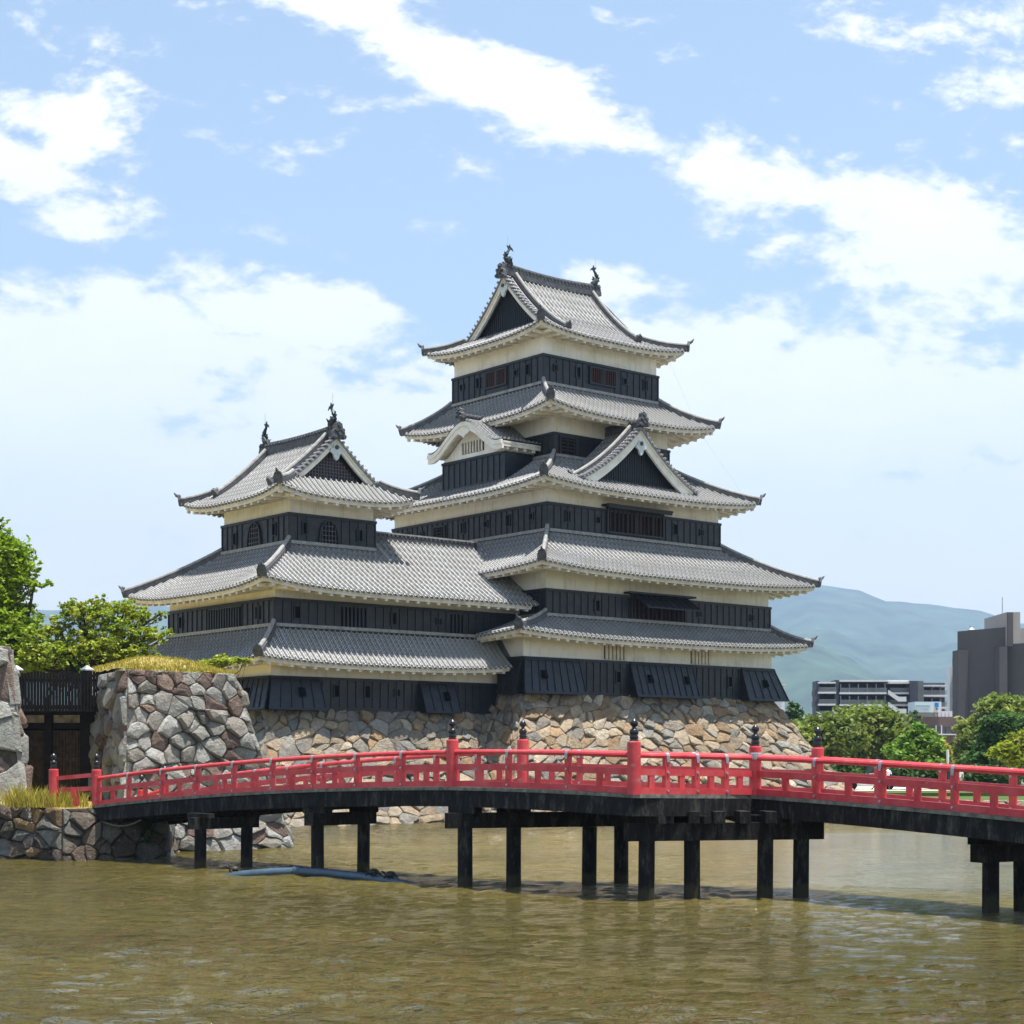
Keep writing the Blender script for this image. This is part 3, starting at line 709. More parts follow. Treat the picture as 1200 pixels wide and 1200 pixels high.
# bay with a wavy gable on the left slope of the third roof
bay = CB(); bay.box(2.95, 5.2, 5.0, 10.35, 18.0, 20.0); byo = bay.build('bay', PL, keep)
b = CB(); b.box(2.88, 5.2, 4.93, 10.42, 18.1, 19.72); bb = b.build('board_cladding', BD, byo)
b = CB()
for k in range(12): v = 4.95+k*.495; b.box(2.835, 2.88, v-.028, v+.028, 18.3, 19.62)
b.box(2.80, 2.88, 4.88, 10.47, 19.62, 19.76); b.build('batten', BT, bb)
bc, bh = 7.65, 3.25
def kz(x): return 20.02+1.5*(.5+.5*cos(pi*min(1, abs(x))))**1.05+.10*max(0, abs(x)-.8)/.2
m = CB(); prof = []
offs = [0, .30, .37, .5, .63, .70]; hh = [0, 0, .08, .11, .08, 0]
n = 11; prev = None
for k in range(n):
    for q, h in zip(offs, hh):
        u = 2.1+(k+q)*.27; cv = []
        for j in range(25): x = -1+2*j/24; cv.append(m.V((u, bc+bh*x, kz(x)+h+.12), (k+q, abs(x)*3.4)))
        if prev:
            for j in range(24): m.F(prev[j], cv[j], cv[j+1], prev[j+1])
        prev = cv
kr = m.build('wavy_gable_roof', TL, keep)
m = CB()
for j in range(24):
    x, x2 = -1+2*j/24, -1+2*(j+1)/24
    for o0, o1, a, bq in ((2.12, 2.26, .08, -.14), (2.2, 2.34, -.14, -.40)):
        P = lambda xx, dz, o: (o, bc+bh*xx, kz(xx)+dz)
        m.prism([P(x, a, o0), P(x2, a, o0), P(x2, bq, o0), P(x, bq, o0)], [P(x, a, o1), P(x2, a, o1), P(x2, bq, o1), P(x, bq, o1)])
m.build('bargeboard', WH, kr)
m = CB()      # plaster wall under the arch
loop = [(bc+bh*.8*x/10, max(19.75, kz(.8*x/10)-.3)) for x in range(-10, 11)]
lp = [(5.0, 19.74)]+loop+[(10.35, 19.74)]
m.prism([(2.85, a, z) for a, z in lp], [(2.95, a, z) for a, z in lp]); m.build('arch_wall', PL, kr)
lattice(keep, 'l', (2.92, 0, 0, 0), 6.7, 8.7, 20.0, 20.62, 8, bars=EV, frame=False, p=.07)
m = CB()      # soffit and side eave with rafter ends
for j in range(24):
    x, x2 = -1+2*j/24, -1+2*(j+1)/24
    m.prism([(2.3, bc+bh*x, kz(x)+.02), (2.3, bc+bh*x2, kz(x2)+.02), (2.3, bc+bh*x2, kz(x2)-.08), (2.3, bc+bh*x, kz(x)-.08)], [(5, bc+bh*x, kz(x)+.02), (5, bc+bh*x2, kz(x2)+.02), (5, bc+bh*x2, kz(x2)-.08), (5, bc+bh*x, kz(x)-.08)])
for k in range(4): m.box(2.6+k*.6, 2.78+k*.6, bc-bh+.08, bc-bh+.9, 19.72, 19.92)
m.box(2.3, 5, bc-bh+.02, bc-bh+.12, 19.86, 20.08); m.build('eave', EV, kr)
main_ridge([(2.05+3*k/4, bc, kz(0)+.2) for k in range(5)], kr, h=.22, w=.22); onigawara(kr, 'u', 2.0, bc, kz(0)+.42, .6)
q = CB(); pend = [(0, -.4), (.15, -.25), (.5, -.12), (.45, .05), (0, .15), (-.45, .05), (-.5, -.12), (-.15, -.25)]
q.prism([(2.14, bc+x, kz(0)-.42+z) for x, z in pend], [(2.2, bc+x, kz(0)-.42+z) for x, z in pend]); q.build('gable_pendant', WH, kr)
# openings
for a, t_ in ((5.77, 0), (7.37, 1), (10.89, 0), (12.48, 1)): port(keep, 'f', W5, a, 24.42, t_)
for a, t_ in ((4.95+.5, 1), (6.46, 0), (9.76, 1), (11.24, 0)): port(keep, 'l', W5, a, 24.42, t_)
lattice(keep, 'f', W5, 8.28, 9.08, 24.0, 24.8, 5, WOODR); lattice(keep, 'f', W5, 9.3, 10.1, 24.0, 24.8, 5, WOODR)
lattice(keep, 'l', W5, 8.18, 8.97, 24.0, 24.8, 5, WOODR); lattice(keep, 'l', W5, 7.28, 8.0, 24.0, 24.8, 5, WOODR)
for a, t_ in ((4.13, 1), (6.24, 0), (12.02, 1), (14.1, 0)): port(keep, 'f', W3, a, 15.95, t_)
for a, t_ in ((2.62, 0), (4.51, 1), (6.39, 0), (8.4, 1), (12.16, 0), (13.55, 1)): port(keep, 'l', W3, a, 15.95, t_)
lattice(keep, 'l', W3, 10.02, 10.96, 15.45, 16.2, 0, WOODR, horiz=4, name='louvred_window')
lattice(keep, 'f', W4, 5.35, 6.4, 19.55, 20.5, 0, LAT, horiz=5, name='louvred_window')
for a, t_ in ((4.96, 1), (12.53, 0), (16.77, 0)): port(keep, 'f', Wb, a, 11.25, t_)
for a, t_ in ((.98, 1), (6.32, 1), (14.79, 1)): port(keep, 'f', W1, a+.05, 7.6, t_, p=.09)
wn_ = lattice(keep, 'f', W3, 6.95, 11.0, 15.42, 16.62, 13, WOODR, name='shuttered_window')
m = CB(); m.box(6.55, 11.35, W3[2]-.62, W3[2]-.05, 16.72, 16.82); m.box(6.6, 11.3, W3[2]-.6, W3[2]-.5, 16.6, 16.72); m.build('window_hood', BT, wn_)
m = CB(); m.box(8.85, 9.1, W3[2]-.22, W3[2]-.09, 15.42, 16.62); m.build('window_post', LAT, wn_)
wn_ = lattice(keep, 'f', Wb, 7.45, 11.35, 10.72, 11.9, 12, WOODR, name='shuttered_window')
m = CB(); m.box(6.9, 11.85, Wb[2]-.55, Wb[2]-.05, 12.0, 12.1); m.build('window_hood', BT, wn_)
m = CB()                                                        # propped plank shutter
m.prism([(7.5, Wb[2]-.2, 11.98), (11.5, Wb[2]-.2, 11.98), (11.5, Wb[2]-1.25, 11.28), (7.5, Wb[2]-1.25, 11.28)], [(7.5, Wb[2]-.2, 11.92), (11.5, Wb[2]-.2, 11.92), (11.5, Wb[2]-1.25, 11.22), (7.5, Wb[2]-1.25, 11.22)])
for k in range(9):
    a = 7.5+k*.49; m.prism([(a, Wb[2]-.2, 12.03), (a+.06, Wb[2]-.2, 12.03), (a+.06, Wb[2]-1.25, 11.33), (a, Wb[2]-1.25, 11.33)], [(a, Wb[2]-.2, 11.98), (a+.06, Wb[2]-.2, 11.98), (a+.06, Wb[2]-1.25, 11.28), (a, Wb[2]-1.25, 11.28)])
m.build('propped_shutter', BT, wn_)
for a0, a1, nb in ((5.45, 7.05, 6), (11.85, 13.4, 6)):
    lattice(keep, 'f', W1, a0, a1, 8.5, 9.35, nb, EV, p=.0, frame=False, name='slotted_window', bw=.085)
def skirt(parent, side, R, a0, a1, zt, zb, flare=.62, p=.09, l_end=0, r_end=0, ports=()):
    """stone-drop: a clad panel leaning out at its foot"""
    def P(a, o, z): return (a, R[2]-p-o, z) if side == 'f' else (R[0]-p-o, a, z)
    m = CB(); zb -= .05
    m.prism([P(a0, 0, zt), P(a1, 0, zt), P(a1, -.3, zb), P(a0, -.3, zb)], [P(a0, .03, zt), P(a1, .03, zt), P(a1+r_end, flare, zb), P(a0-l_end, flare, zb)])
    o = m.build('stone_drop', BD, parent)
    t = CB(); n = max(2, int((a1-a0)/.45))
    for k in range(n+1):
        f = k/n; x = a0+(a1-a0)*f; xb = a0-l_end+(a1-a0+l_end+r_end)*f
        t.prism([P(x-.03, .03, zt-.05), P(x+.03, .03, zt-.05), P(xb+.03, flare, zb+.02), P(xb-.03, flare, zb+.02)], [P(x-.03, .08, zt-.05), P(x+.03, .08, zt-.05), P(xb+.03, flare+.05, zb+.02), P(xb-.03, flare+.05, zb+.02)])
    for f0, f1 in ((0, .07), (.93, 1)):
        g0, g1 = zt+(zb-zt)*f0, zt+(zb-zt)*f1; e0, e1 = .03+(flare-.03)*f0, .03+(flare-.03)*f1
        t.prism([P(a0-l_end*f0, e0, g0), P(a1+r_end*f0, e0, g0), P(a1+r_end*f1, e1, g1), P(a0-l_end*f1, e1, g1)], [P(a0-l_end*f0, e0+.07, g0), P(a1+r_end*f0, e0+.07, g0), P(a1+r_end*f1, e1+.07, g1), P(a0-l_end*f1, e1+.07, g1)])
    t.build('batten', BT, o)
    for a in ports:
        d = CB(); e = .05+flare*.45; zz = (zt+zb)/2+.08
        d.prism([P(a-.13, e+.06-.04, zz+.2), P(a+.13, e+.06-.04, zz+.2), P(a+.13, e+.2, zz-.2), P(a-.13, e+.2, zz-.2)], [P(a-.13, e-.2, zz+.2), P(a+.13, e-.2, zz+.2), P(a+.13, e-.2, zz-.2), P(a-.13, e-.2, zz-.2)])
        d.build('gun_port', HOLE, o)
skirt(keep, 'f', W1, -.05, 3.6, 8.4, ZB, l_end=.45, ports=(1.0,)); skirt(keep, 'f', W1, 7.2, 11.85, 8.4, ZB, ports=(8.4, 11.1)); skirt(keep, 'f', W1, 15.75, 18.45, 8.4, ZB, r_end=.6, ports=(17.4,))
skirt(keep, 'l', W1, -.05, 1.4, 8.4, ZB, flare=.5)
m = CB()
m.tube([(O5[1]-1.3, O5[2]+.4, 26.3), (O4[1]-.9, O4[2]+.6, 21.8), (16.6, -.3, 17.2)], .004, 4)
m.build('lightning_cable', STEEL, keep)

# ---------------------------------------------------------------- side turret with its connecting gallery
tur = root('castle_turret', CW(-8.5, 7, 5.6), 'smaller three-roofed black and white turret joined by a low gallery to the tall keep', 'castle')
T1 = (-13.4, -.2, 2.0, 12.3); T2 = (-13.15, 1.5, 2.1, 12.14); T3 = (-10.93, -6.06, 4.37, 10.53)
ZT = 5.6
m = CB(); m.box(T1[0], T1[1]+.15, T1[2], 8.5, ZT, 8.2); m.build('storey_wall', PL, tur)
m = CB(); m.box(T1[0]+.01, -4.5, 8.5, 12.3, ZT, 8.2); m.build('storey_wall', PL, tur)
def clad(R, z0, z1, v1l, skip=()):
    p = .07; b = CB(); b.box(R[0]-p, R[1]+.1, R[2]-p, R[2]+.5, z0, z1); b.box(R[0]-p, R[0]+.5, R[2]+.5, v1l, z0, z1); bo = b.build('board_cladding', BD, tur)
    t = CB(); n = int((R[1]-R[0])/.47); st = (R[1]-R[0])/n
    for k in range(n+1):
        a = R[0]-p+k*st
        if any(s_ == 'f' and x0 < a < x1 for s_, x0, x1 in skip): continue
        t.box(a-.028, a+.028, R[2]-p-.045, R[2]-p, z0+.1, z1-.11)
    n = int((v1l-R[2])/.47); st = (v1l-R[2])/n
    for k in range(n+1):
        a = R[2]-p+k*st
        if any(s_ == 'l' and x0 < a < x1 for s_, x0, x1 in skip): continue
        t.box(R[0]-p-.045, R[0]-p, a-.028, a+.028, z0+.1, z1-.11)
    for za, zb, q in ((z1-.12, z1+.012, .075), (z0-.01, z0+.13, .06)):
        t.box(R[0]-p-q, R[1]+.1, R[2]-p-q, R[2]-p, za, zb); t.box(R[0]-p-q, R[0]-p, R[2]-p, v1l, za, zb)
    t.build('batten', BT, bo)
clad(T1, ZT, 7.12, 12.3)
m = CB(); m.box(T2[0], 1.5, T2[2], 8.3, 8.0, 11.7); m.box(T2[0]+.01, -4.3, 8.3, 12.14, 8.0, 11.7); m.build('storey_wall', PL, tur)
clad(T2, 9.3, 10.72, 12.14, skip=(('f', -9.6, -8.0), ('f', -3.1, -2.1), ('l', 4.9, 8.1)))
storey(tur, T3, 11.5, 16.4, 13.3, 15.08, skip=(('f', -9.6, -8.1), ('l', 6.7, 8.2)))
# lower roof
Ol = (T1[0]-1.5, 0.0, .6, 13.8); Il = (T2[0], 0.0, T2[2], 12.14); zl = zf_make(7.72, 9.45, 1, .2, .26)
def hipleft(A0, B0):
    return lambda a: min(1, (a-A0)/(B0-A0)) if a < B0 else 1
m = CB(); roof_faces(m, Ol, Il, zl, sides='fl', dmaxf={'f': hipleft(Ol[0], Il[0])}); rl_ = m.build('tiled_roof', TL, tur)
eave_parts(Ol, Il, (T1[0], -.01, T1[2], T1[3]), zl, rl_, sides='fl')
fl = CB(); fl.box(Il[0]-.1, 0, Il[2]-.2, Il[2]-.02, 9.4, 9.55); fl.box(Il[0]-.2, Il[0]-.02, Il[2], Il[3], 9.4, 9.55); fl.build('flashing_course', RL, rl_)
ridge(hip_line(Ol, Il, zl, (0, 0)), rl_); ridge([(-.05, .62+1.45*k/6, zl(k/6, 0)+.05) for k in range(7)], rl_, w=.2, h=.12, orn=False, pale=False)
# middle roof, running on into the gallery roof
Om = (T2[0]-1.6, 1.55, .55, 13.7); Im = (T3[0], 1.55, T3[2], T3[3]); ttw = (5.35-Om[2])/(Im[2]-Om[2]); zm = zf_make(11.12, 13.66, 1, .14, .42)
def dm(a):
    if a < Im[0]: return (a-Om[0])/(Im[0]-Om[0])
    return 1 if a < -5.95 else ttw
def zmm(tt, s): return zm(tt, s if s < 0 else 0)
m = CB(); roof_faces(m, Om, Im, zmm, sides='f', dmaxf={'f': dm}); roof_faces(m, Om, Im, zm, sides='l')
rm = m.build('tiled_roof', TL, tur)
m2 = CB(); zr_ = zmm(ttw, 0); m2.prism([(-5.95, 5.35, zr_), (1.55, 5.35, zr_), (1.55, 10, 11.3), (-5.95, 10, 11.3)], [(-5.95, 5.35, zr_-.2), (1.55, 5.35, zr_-.2), (1.55, 10, 11.1), (-5.95, 10, 11.1)])
m2.prism([(-5.95, T3[3], 13.6), (-5.95, 4.4, 13.66), (-4.4, 4.4, 12.9), (-4.4, 13, 12.0)], [(-5.95, T3[3], 13.4), (-5.95, 4.4, 13.46), (-4.4, 4.4, 12.7), (-4.4, 13, 11.8)]); m2.build('rear_roof', TL, rm)
eave_parts(Om, Im, (T2[0], 1.54, T2[2], T2[3]), zmm, rm, sides='f', rng={'f': (-20, 1.0)}); eave_parts(Om, Im, (T2[0], 1.54, T2[2], T2[3]), zm, rm, sides='l')
ridge(hip_line(Om, Im, zm, (0, 0)), rm); ridge(hip_line(Om, Im, zm, (0, 1)), rm)
mr_ = main_ridge([(-6.0+7.2*k/6, 5.35, zr_) for k in range(7)], rm, h=.26, w=.3)
t = CB(); t.box(-6.0, 1.2, 5.18, 5.52, zr_+.26, zr_+.34); t.build('ridge_cap', RL, mr_)
ridge([(-5.75, Om[2]+.9+(5.35-Om[2]-.9)*k/8, zmm((.9+(5.35-Om[2]-.9)*k/8)/(Im[2]-Om[2]), 0)+.02) for k in range(4, 9)], rm, w=.2, h=.1, orn=False)
fl = CB(); fl.box(Im[0]-.1, -6.0, Im[2]-.2, Im[2]-.02, 13.6, 13.76); fl.box(Im[0]-.2, Im[0]-.02, Im[2], Im[3], 13.6, 13.76); fl.build('flashing_course', RL, rm)
# top roof: gable faces the viewer, ridge along v
Ot = rect_out(T3, 1.55); ucn = (Ot[0]+Ot[1])/2; Du = 1.55; vg0, vg1 = Ot[2]+1.2, Ot[3]-1.2
It = (Ot[0]+Du, Ot[1]-Du, vg0, vg1); TT = (ucn-Ot[0])/Du; zt = zf_make(15.78, 18.95, TT, .30, .42)
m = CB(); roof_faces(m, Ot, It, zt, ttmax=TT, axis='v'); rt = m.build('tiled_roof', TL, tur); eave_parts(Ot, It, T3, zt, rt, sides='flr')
zct = lambda x: zt(TT*(1-x)+x, 0)
gable(rt, 'v', vg0+.05, ucn, ucn-It[0], zct, zt(TT, 0), zt(1, 0)+.05, latt='grid', bw=.4); verge(rt, 'v', vg0-.05, ucn, ucn-It[0], zct)
main_ridge([(ucn, vg0-.1+(vg1-vg0+.2)*k/10, zt(TT, 0)+.05+.1*abs(2*k/10-1)**2) for k in range(11)], rt, h=.4)
shachi(rt, ucn, vg0+.3, 19.45, 0, 1); shachi(rt, ucn, vg1-.3, 19.45, 0, -1); onigawara(rt, 'v', vg0-.12, ucn, 19.1, .9)
for cn in ((0, 0), (1, 0), (0, 1)): ridge(hip_line(Ot, It, zt, cn), rt)
for vv, tl in ((vg0+.65, .55), (vg1-.6, .7)):
    pts = [(Ot[0]+tt*Du, vv, zt(tt, 0)+.06) for tt in [tl+(TT-tl)*k/10 for k in range(11)]]; ridge(pts, rt, w=.24, h=.24)
katomado(tur, 'f', T3, -8.75, 13.72, 14.85, .52); katomado(tur, 'l', T3, 7.45, 13.72, 14.9, .58)
for s_, a, z in (('f', -10.1, 14.4), ('f', -6.95, 14.3), ('l', 5.6, 14.4), ('l', 9.3, 14.3)): port(tur, s_, T3, a, z, True)
for a, t_ in ((-12.0, 1), (-6.52, 1), (-3.77, 0)): port(tur, 'f', T2, a, 10.1, t_)
for a, t_ in ((3.45, 1), (10.77, 1)): port(tur, 'l', T2, a, 10.1, t_)
lattice(tur, 'f', T2, -9.55, -8.0, 9.45, 10.5, 7, BT, frame=False); lattice(tur, 'f', T2, -3.05, -2.15, 9.45, 10.5, 4, BT, frame=False)
lattice(tur, 'l', T2, 4.95, 8.05, 9.45, 10.5, 13, BT, frame=False)
for a, t_ in ((-9.89, 1), (-8.14, 1), (-6.38, 0)): port(tur, 'f', T1, a, 6.5, t_)
skirt(tur, 'f', T1, T1[0]-.05, -10.85, 7.1, ZT, l_end=.5, ports=(-12.0,)); skirt(tur, 'f', T1, -5.05, -2.9, 7.1, ZT, ports=(-3.6,))
skirt(tur, 'l', T1, T1[2]-.05, 6.5, 7.1, ZT, l_end=.5, ports=(3.5,))

# ---------------------------------------------------------------- stone walls
def clip(poly, mx, my, nx, ny):
    o = []
    for i in range(len(poly)):
        a, b2 = poly[i], poly[(i+1) % len(poly)]
        da = (a[0]-mx)*nx+(a[1]-my)*ny; db = (b2[0]-mx)*nx+(b2[1]-my)*ny
        if da <= 0: o.append(a)
        if (da < 0 < db) or (db < 0 < da): f = da/(da-db); o.append((a[0]+(b2[0]-a[0])*f, a[1]+(b2[1]-a[1])*f))
    return o
def cells(L, H, w, h, rnd, jit=.42, dropf=.16):
    """split a rectangle of wall into irregular stones"""
    nr = max(1, round(H/h)); seeds = {}; nc = max(1, round(L/w))
    for r in range(-1, nr+1):
        for c in range(-1, nc+1):
            seeds[(r, c)] = ((c+.5+(.5 if r % 2 else 0)*.9+rnd.uniform(-jit, jit))*L/nc, (r+.5+rnd.uniform(-jit, jit)*.85)*H/nr)
    out_ = []
    ky = w/h
    drop = {k for k in seeds if rnd.random() < dropf}
    seeds = {k: v for k, v in seeds.items() if k not in drop}
    extra = []
    for (r, c), (x, y) in list(seeds.items()):
        if rnd.random() < dropf*1.3: extra.append(((r, c), (x+rnd.choice((-.5, .5))*w, y+rnd.choice((-.5, .5))*h)))
    full = list(seeds.items())+extra; grid = {}
    for k_, p_ in full: grid.setdefault(k_, []).append(p_)
    for (r, c), (x, y) in full:
        poly = [(x-2*w, y-2*h), (x+2*w, y-2*h), (x+2*w, y+2*h), (x-2*w, y+2*h)]
        for dr in range(-2, 3):
            for dc in range(-3, 4):
                for q in grid.get((r+dr, c+dc), ()):
                    if q == (x, y) or len(poly) < 3: continue
                    dx, dy = q[0]-x, (q[1]-y)*ky*ky*.8
                    poly = clip(poly, (x+q[0])/2, (y+q[1])/2, dx, dy)
                if len(poly) < 3: break
            if len(poly) < 3: break
        if len(poly) < 3: continue
        poly = clip(poly, 0, 0, -1, 0); poly = clip(poly, L, 0, 1, 0); poly = clip(poly, 0, 0, 0, -1); poly = clip(poly, 0, H, 0, 1)
        if len(poly) >= 3: out_.append(poly)
    return out_
def area(p): return abs(sum(p[i][0]*p[(i+1) % len(p)][1]-p[(i+1) % len(p)][0]*p[i][1] for i in range(len(p))))/2
def stone_wall(mb, Pf, L, H, w, h, pal, seed, bulge=.12, gap=.010, jit=.42, drop=.16):
    """Pf(s,t)->world point, s,t in 0..1; each stone is a raised, dressed lump"""
    rnd = random.Random(seed); e = 1e-3
    def wp(x, y):
        n_ = noise.noise_vector(Vector((x*1.7, y*1.7, seed)))*.16*w+noise.noise_vector(Vector((x*4.3, y*4.3, seed+9)))*.07*w
        return (x+n_.x*min(1, x*2, (L-x)*2), y+n_.y*h/w*min(1, y*2, (H-y)*2))
    for p in cells(L, H, w, h, rnd, jit, drop):
        if area(p) < .004: continue
        cx = sum(q[0] for q in p)/len(p); cy = sum(q[1] for q in p)/len(p)
        s, t = min(1-e, max(e, cx/L)), min(1-e, max(e, cy/H))
        c0 = Pf(s, t); n = (Pf(s+e, t)-Pf(s-e, t)).cross(Pf(s, t+e)-Pf(s, t-e)).normalized()
        size = sqrt(area(p)); base = rnd.choice(pal); k = rnd.uniform(.75, 1.2); mb.col = (base[0]*k, base[1]*k, base[2]*k, 1)
        hgt = bulge*rnd.uniform(.35, 1.45)*min(1.3, size/.5); tx, ty = rnd.uniform(-.22, .22), rnd.uniform(-.18, .26)
        q = []
        for i in range(len(p)):                                     # cut the corners a little
            a, b2, c_ = p[i-1], p[i], p[(i+1) % len(p)]
            q.append((b2[0]+(a[0]-b2[0])*.07, b2[1]+(a[1]-b2[1])*.07)); q.append((b2[0]+(c_[0]-b2[0])*.07, b2[1]+(c_[1]-b2[1])*.07)); q.append(((b2[0]+c_[0])/2, (b2[1]+c_[1])/2))
        q = [wp(x, y) for x, y in q]
        def ring(f, d, jt):
            r = []
            for x, y in q:
                x2 = cx+(x-cx)*f+rnd.uniform(-jt, jt)*size; y2 = cy+(y-cy)*f+rnd.uniform(-jt, jt)*size
                P = Pf(min(1, max(0, x2/L)), min(1, max(0, y2/H)))
                r.append(mb.V(P+n*(d+(tx*(x-cx)+ty*(cy-y))*(1 if d > 0 else 0))))
            return r
        fo = 1-gap/max(.15, size)
        r0 = ring(fo, -.22, 0); r1_ = ring(fo, hgt*.45, .008); r2_ = ring(fo*.86, hgt*.9, .03)
        m_ = len(q)
        for A, B in ((r0, r1_), (r1_, r2_)):
            for i in range(m_): mb.F(A[i], A[(i+1) % m_], B[(i+1) % m_], B[i])
        cv = mb.V(c0+n*hgt*rnd.uniform(.95, 1.3))
        for i in range(m_): mb.F(r2_[i], r2_[(i+1) % m_], cv)
    mb.col = None
def quad(BL, BR, TR, TL_, bow=0.):
    BL, BR, TR, TL_ = map(Vector, (BL, BR, TR, TL_)); n = (BR-BL).cross(TL_-BL).normalized()
    def f(s, t): return BL.lerp(BR, s).lerp(TL_.lerp(TR, s), t)-n*bow*sin(pi*t)
    return f
def backing(mb, f, n=6):
    e = .0; g_ = [[mb.V(f(i/n, j/n)) for i in range(n+1)] for j in range(n+1)]
    for j in range(n):
        for i in range(n): mb.F(g_[j][i], g_[j][i+1], g_[j+1][i+1], g_[j+1][i])
def wall_object(name, faces, label, cat='stone wall', top=None, parent=None):
    """faces: list of (quadfn, L, H, w, h, palette, seed[, kwargs])"""
    back = MB()
    for fc in faces:
        f = fc[0]; e = 1e-3; n = (f(.5+e, .5)-f(.5-e, .5)).cross(f(.5, .5+e)-f(.5, .5-e)).normalized()
        backing(back, lambda s, t, f=f, n=n: f(s, t)-n*.06)
    o = back.build(name, GAP); tag(o, label, cat)
    for fc in faces:
        kw = fc[7] if len(fc) > 7 else {}
        m_ = MB(); stone_wall(m_, fc[0], *fc[1:7], **kw); m_.build('stonework', STN, o)
    return o
TAN = [(.50, .40, .27), (.46, .37, .26), (.56, .45, .31), (.40, .36, .29), (.48, .33, .19), (.35, .32, .27), (.60, .52, .39), (.42, .30, .18), (.38, .37, .33), (.54, .44, .32)]
GRY = [(.33, .33, .30), (.28, .29, .28), (.40, .38, .33), (.36, .33, .27), (.25, .24, .22), (.42, .37, .29)]
BLK = [(.52, .52, .47), (.60, .60, .55), (.46, .47, .42), (.54, .54, .50), (.24, .17, .145), (.29, .21, .17), (.46, .46, .42), (.56, .54, .49), (.36, .34, .29), (.44, .41, .36)]
bt = .66; dz = ZB-ZW+.5; of = bt*dz; zb0 = ZW-.5
of2 = bt*(ZT-ZW+.5)
A = CW
kb = [(quad(A(-of, -of, zb0), A(18.45+of, -of, zb0), A(18.45, 0, ZB), A(0, 0, ZB), .28), (18.4+of)*K, (dz*1.2)*K, 1.0, .60, TAN, 11),
      (quad(A(-of, 4.5, zb0), A(-of, -of, zb0), A(0, 0, ZB), A(0, 4.5, ZB), .28), 7.5*K, dz*1.2*K, 1.0, .66, GRY+TAN, 12),
      (quad(A(18.45+of, -of, zb0), A(18.45+of, 20, zb0), A(18.45, 16, ZB), A(18.45, 0, ZB), .28), 18*K, dz*1.2*K, 1.1, .8, TAN, 13)]
wall_object('stone_base', kb, 'high sloping base of rough tan and grey stones carrying the tall keep', 'stone base')
tb = [(quad(A(T1[0]-of2, 2-of2, zb0), A(-.2, 2-of2, zb0), A(-.2, 2, ZT), A(T1[0], 2, ZT), .2), (13.4+of2/2)*K, (ZT-zb0)*1.2*K, .95, .62, GRY+TAN[:7], 21),
      (quad(A(T1[0]-of2, 15, zb0), A(T1[0]-of2, 2-of2, zb0), A(T1[0], 2, ZT), A(T1[0], 12.3, ZT), .2), 12*K, (ZT-zb0)*1.2*K, .8, .6, GRY, 22)]
wall_object('stone_base', tb, 'lower sloping base of rounded grey stones under the smaller turret and gallery', 'stone base')
# top slab so that no gap shows between walls and stones
m = CB(); m.box(-.1, 18.4, -.1, 16.3, ZB-.4, ZB-.02); tag(m.build('foundation', GAP), 'dark band of ground sill between tall keep and its stones', 'foundation')
m = CB(); m.box(T1[0]-.1, -.3, 1.9, 12.3, ZT-.4, ZT-.02); tag(m.build('foundation', GAP), 'dark band of ground sill between turret and its stones', 'foundation')

# ---------------------------------------------------------------- left bank: stone pier, gate block, gate
def rayp(px, Y, z): return Vector(((px-600)/1996*Y, Y, z))
def zat(py, Y): return CH+(892-py)*Y/1996
# pier under the bridge end
pz = 1.72
pA, pB, pC = rayp(-60, 60, -.5), rayp(72, 56.2, -.5), rayp(197, 58.0, -.5); pA2, pB2, pC2 = rayp(-62, 60.4, pz+.2), rayp(73, 56.6, pz), rayp(192, 58.4, pz)
pD, pD2 = rayp(205, 64, -.5), rayp(202, 64.5, pz)
PIER = [(.10, .085, .065), (.14, .12, .10), (.22, .21, .18), (.30, .30, .27), (.12, .10, .085), (.17, .13, .10), (.33, .22, .11)]
RPIER = [(.22, .22, .19), (.17, .16, .14), (.27, .27, .24), (.17, .13, .10), (.22, .19, .15)]
pier = wall_object('bank_wall', [(quad(pA, pB, pB2, pA2), 5.2, 2.2, .62, .42, PIER, 31, {'bulge': .16}), (quad(pB, pC, pC2, pB2), 4.6, 2.2, .95, .58, RPIER, 32, {'bulge': .16}),
            (quad(pC, pD, pD2, pC2), 4.8, 2.2, .9, .6, RPIER, 33)], 'low mossy stone bank wall at the waterline under the left end of the red bridge')
m = MB(); pts = [pA2+Vector((-60, 0, 0)), pA2, pB2, pC2, pD2, Vector((-14, 82, pz)), Vector((-14, 112, 1.9)), Vector((-150, 112, 1.9)), Vector((-150, 61, 1.9))]
m.poly([p+Vector((0, 0, .0)) for p in pts]); tag(m.build('bank', GRASSD), kind='structure')
# big battered block right of the gate
d_ = Vector((.80, .60, 0)); nrm = Vector((.60, -.80, 0))
BR_ = rayp(347, 65.4, -.5); BLk = BR_-d_*8.9
zt_ = zat(786, 66.5); hgt_ = zt_+.5; ins = .20*hgt_
TLk = rayp(149, (BLk-nrm*ins).y+.2, zat(784, (BLk-nrm*ins).y)); 
TRk = rayp(274, TLk.y+ .75*(rayp(274, TLk.y, 0).x-TLk.x), 0)
TRk.z = zat(790, TRk.y)
# put the lower left corner on the same near edge as seen: x about 147 at the foot
BLk = rayp(147, TLk.y-ins*.72, -.5)
BACK = Vector((-.42, .91, 0))
blk = wall_object('stone_wall', [(quad(BLk, BR_, TRk, TLk), 6.7, hgt_, .88, .50, BLK, 41, {'bulge': .13, 'jit': .32, 'drop': .2}),
        (quad(BLk+BACK*9, BLk, TLk, TLk+BACK*9), 9, hgt_, .8, .6, BLK, 42, {'jit': .33}),
        (quad(BR_, BR_+BACK*9+Vector((1.5, 1, 0)), TRk+BACK*9, TRk), 9, hgt_, 1.0, .75, BLK, 43)], 'massive grey and purple-brown stone block wall topped with grass beside the wooden gate')
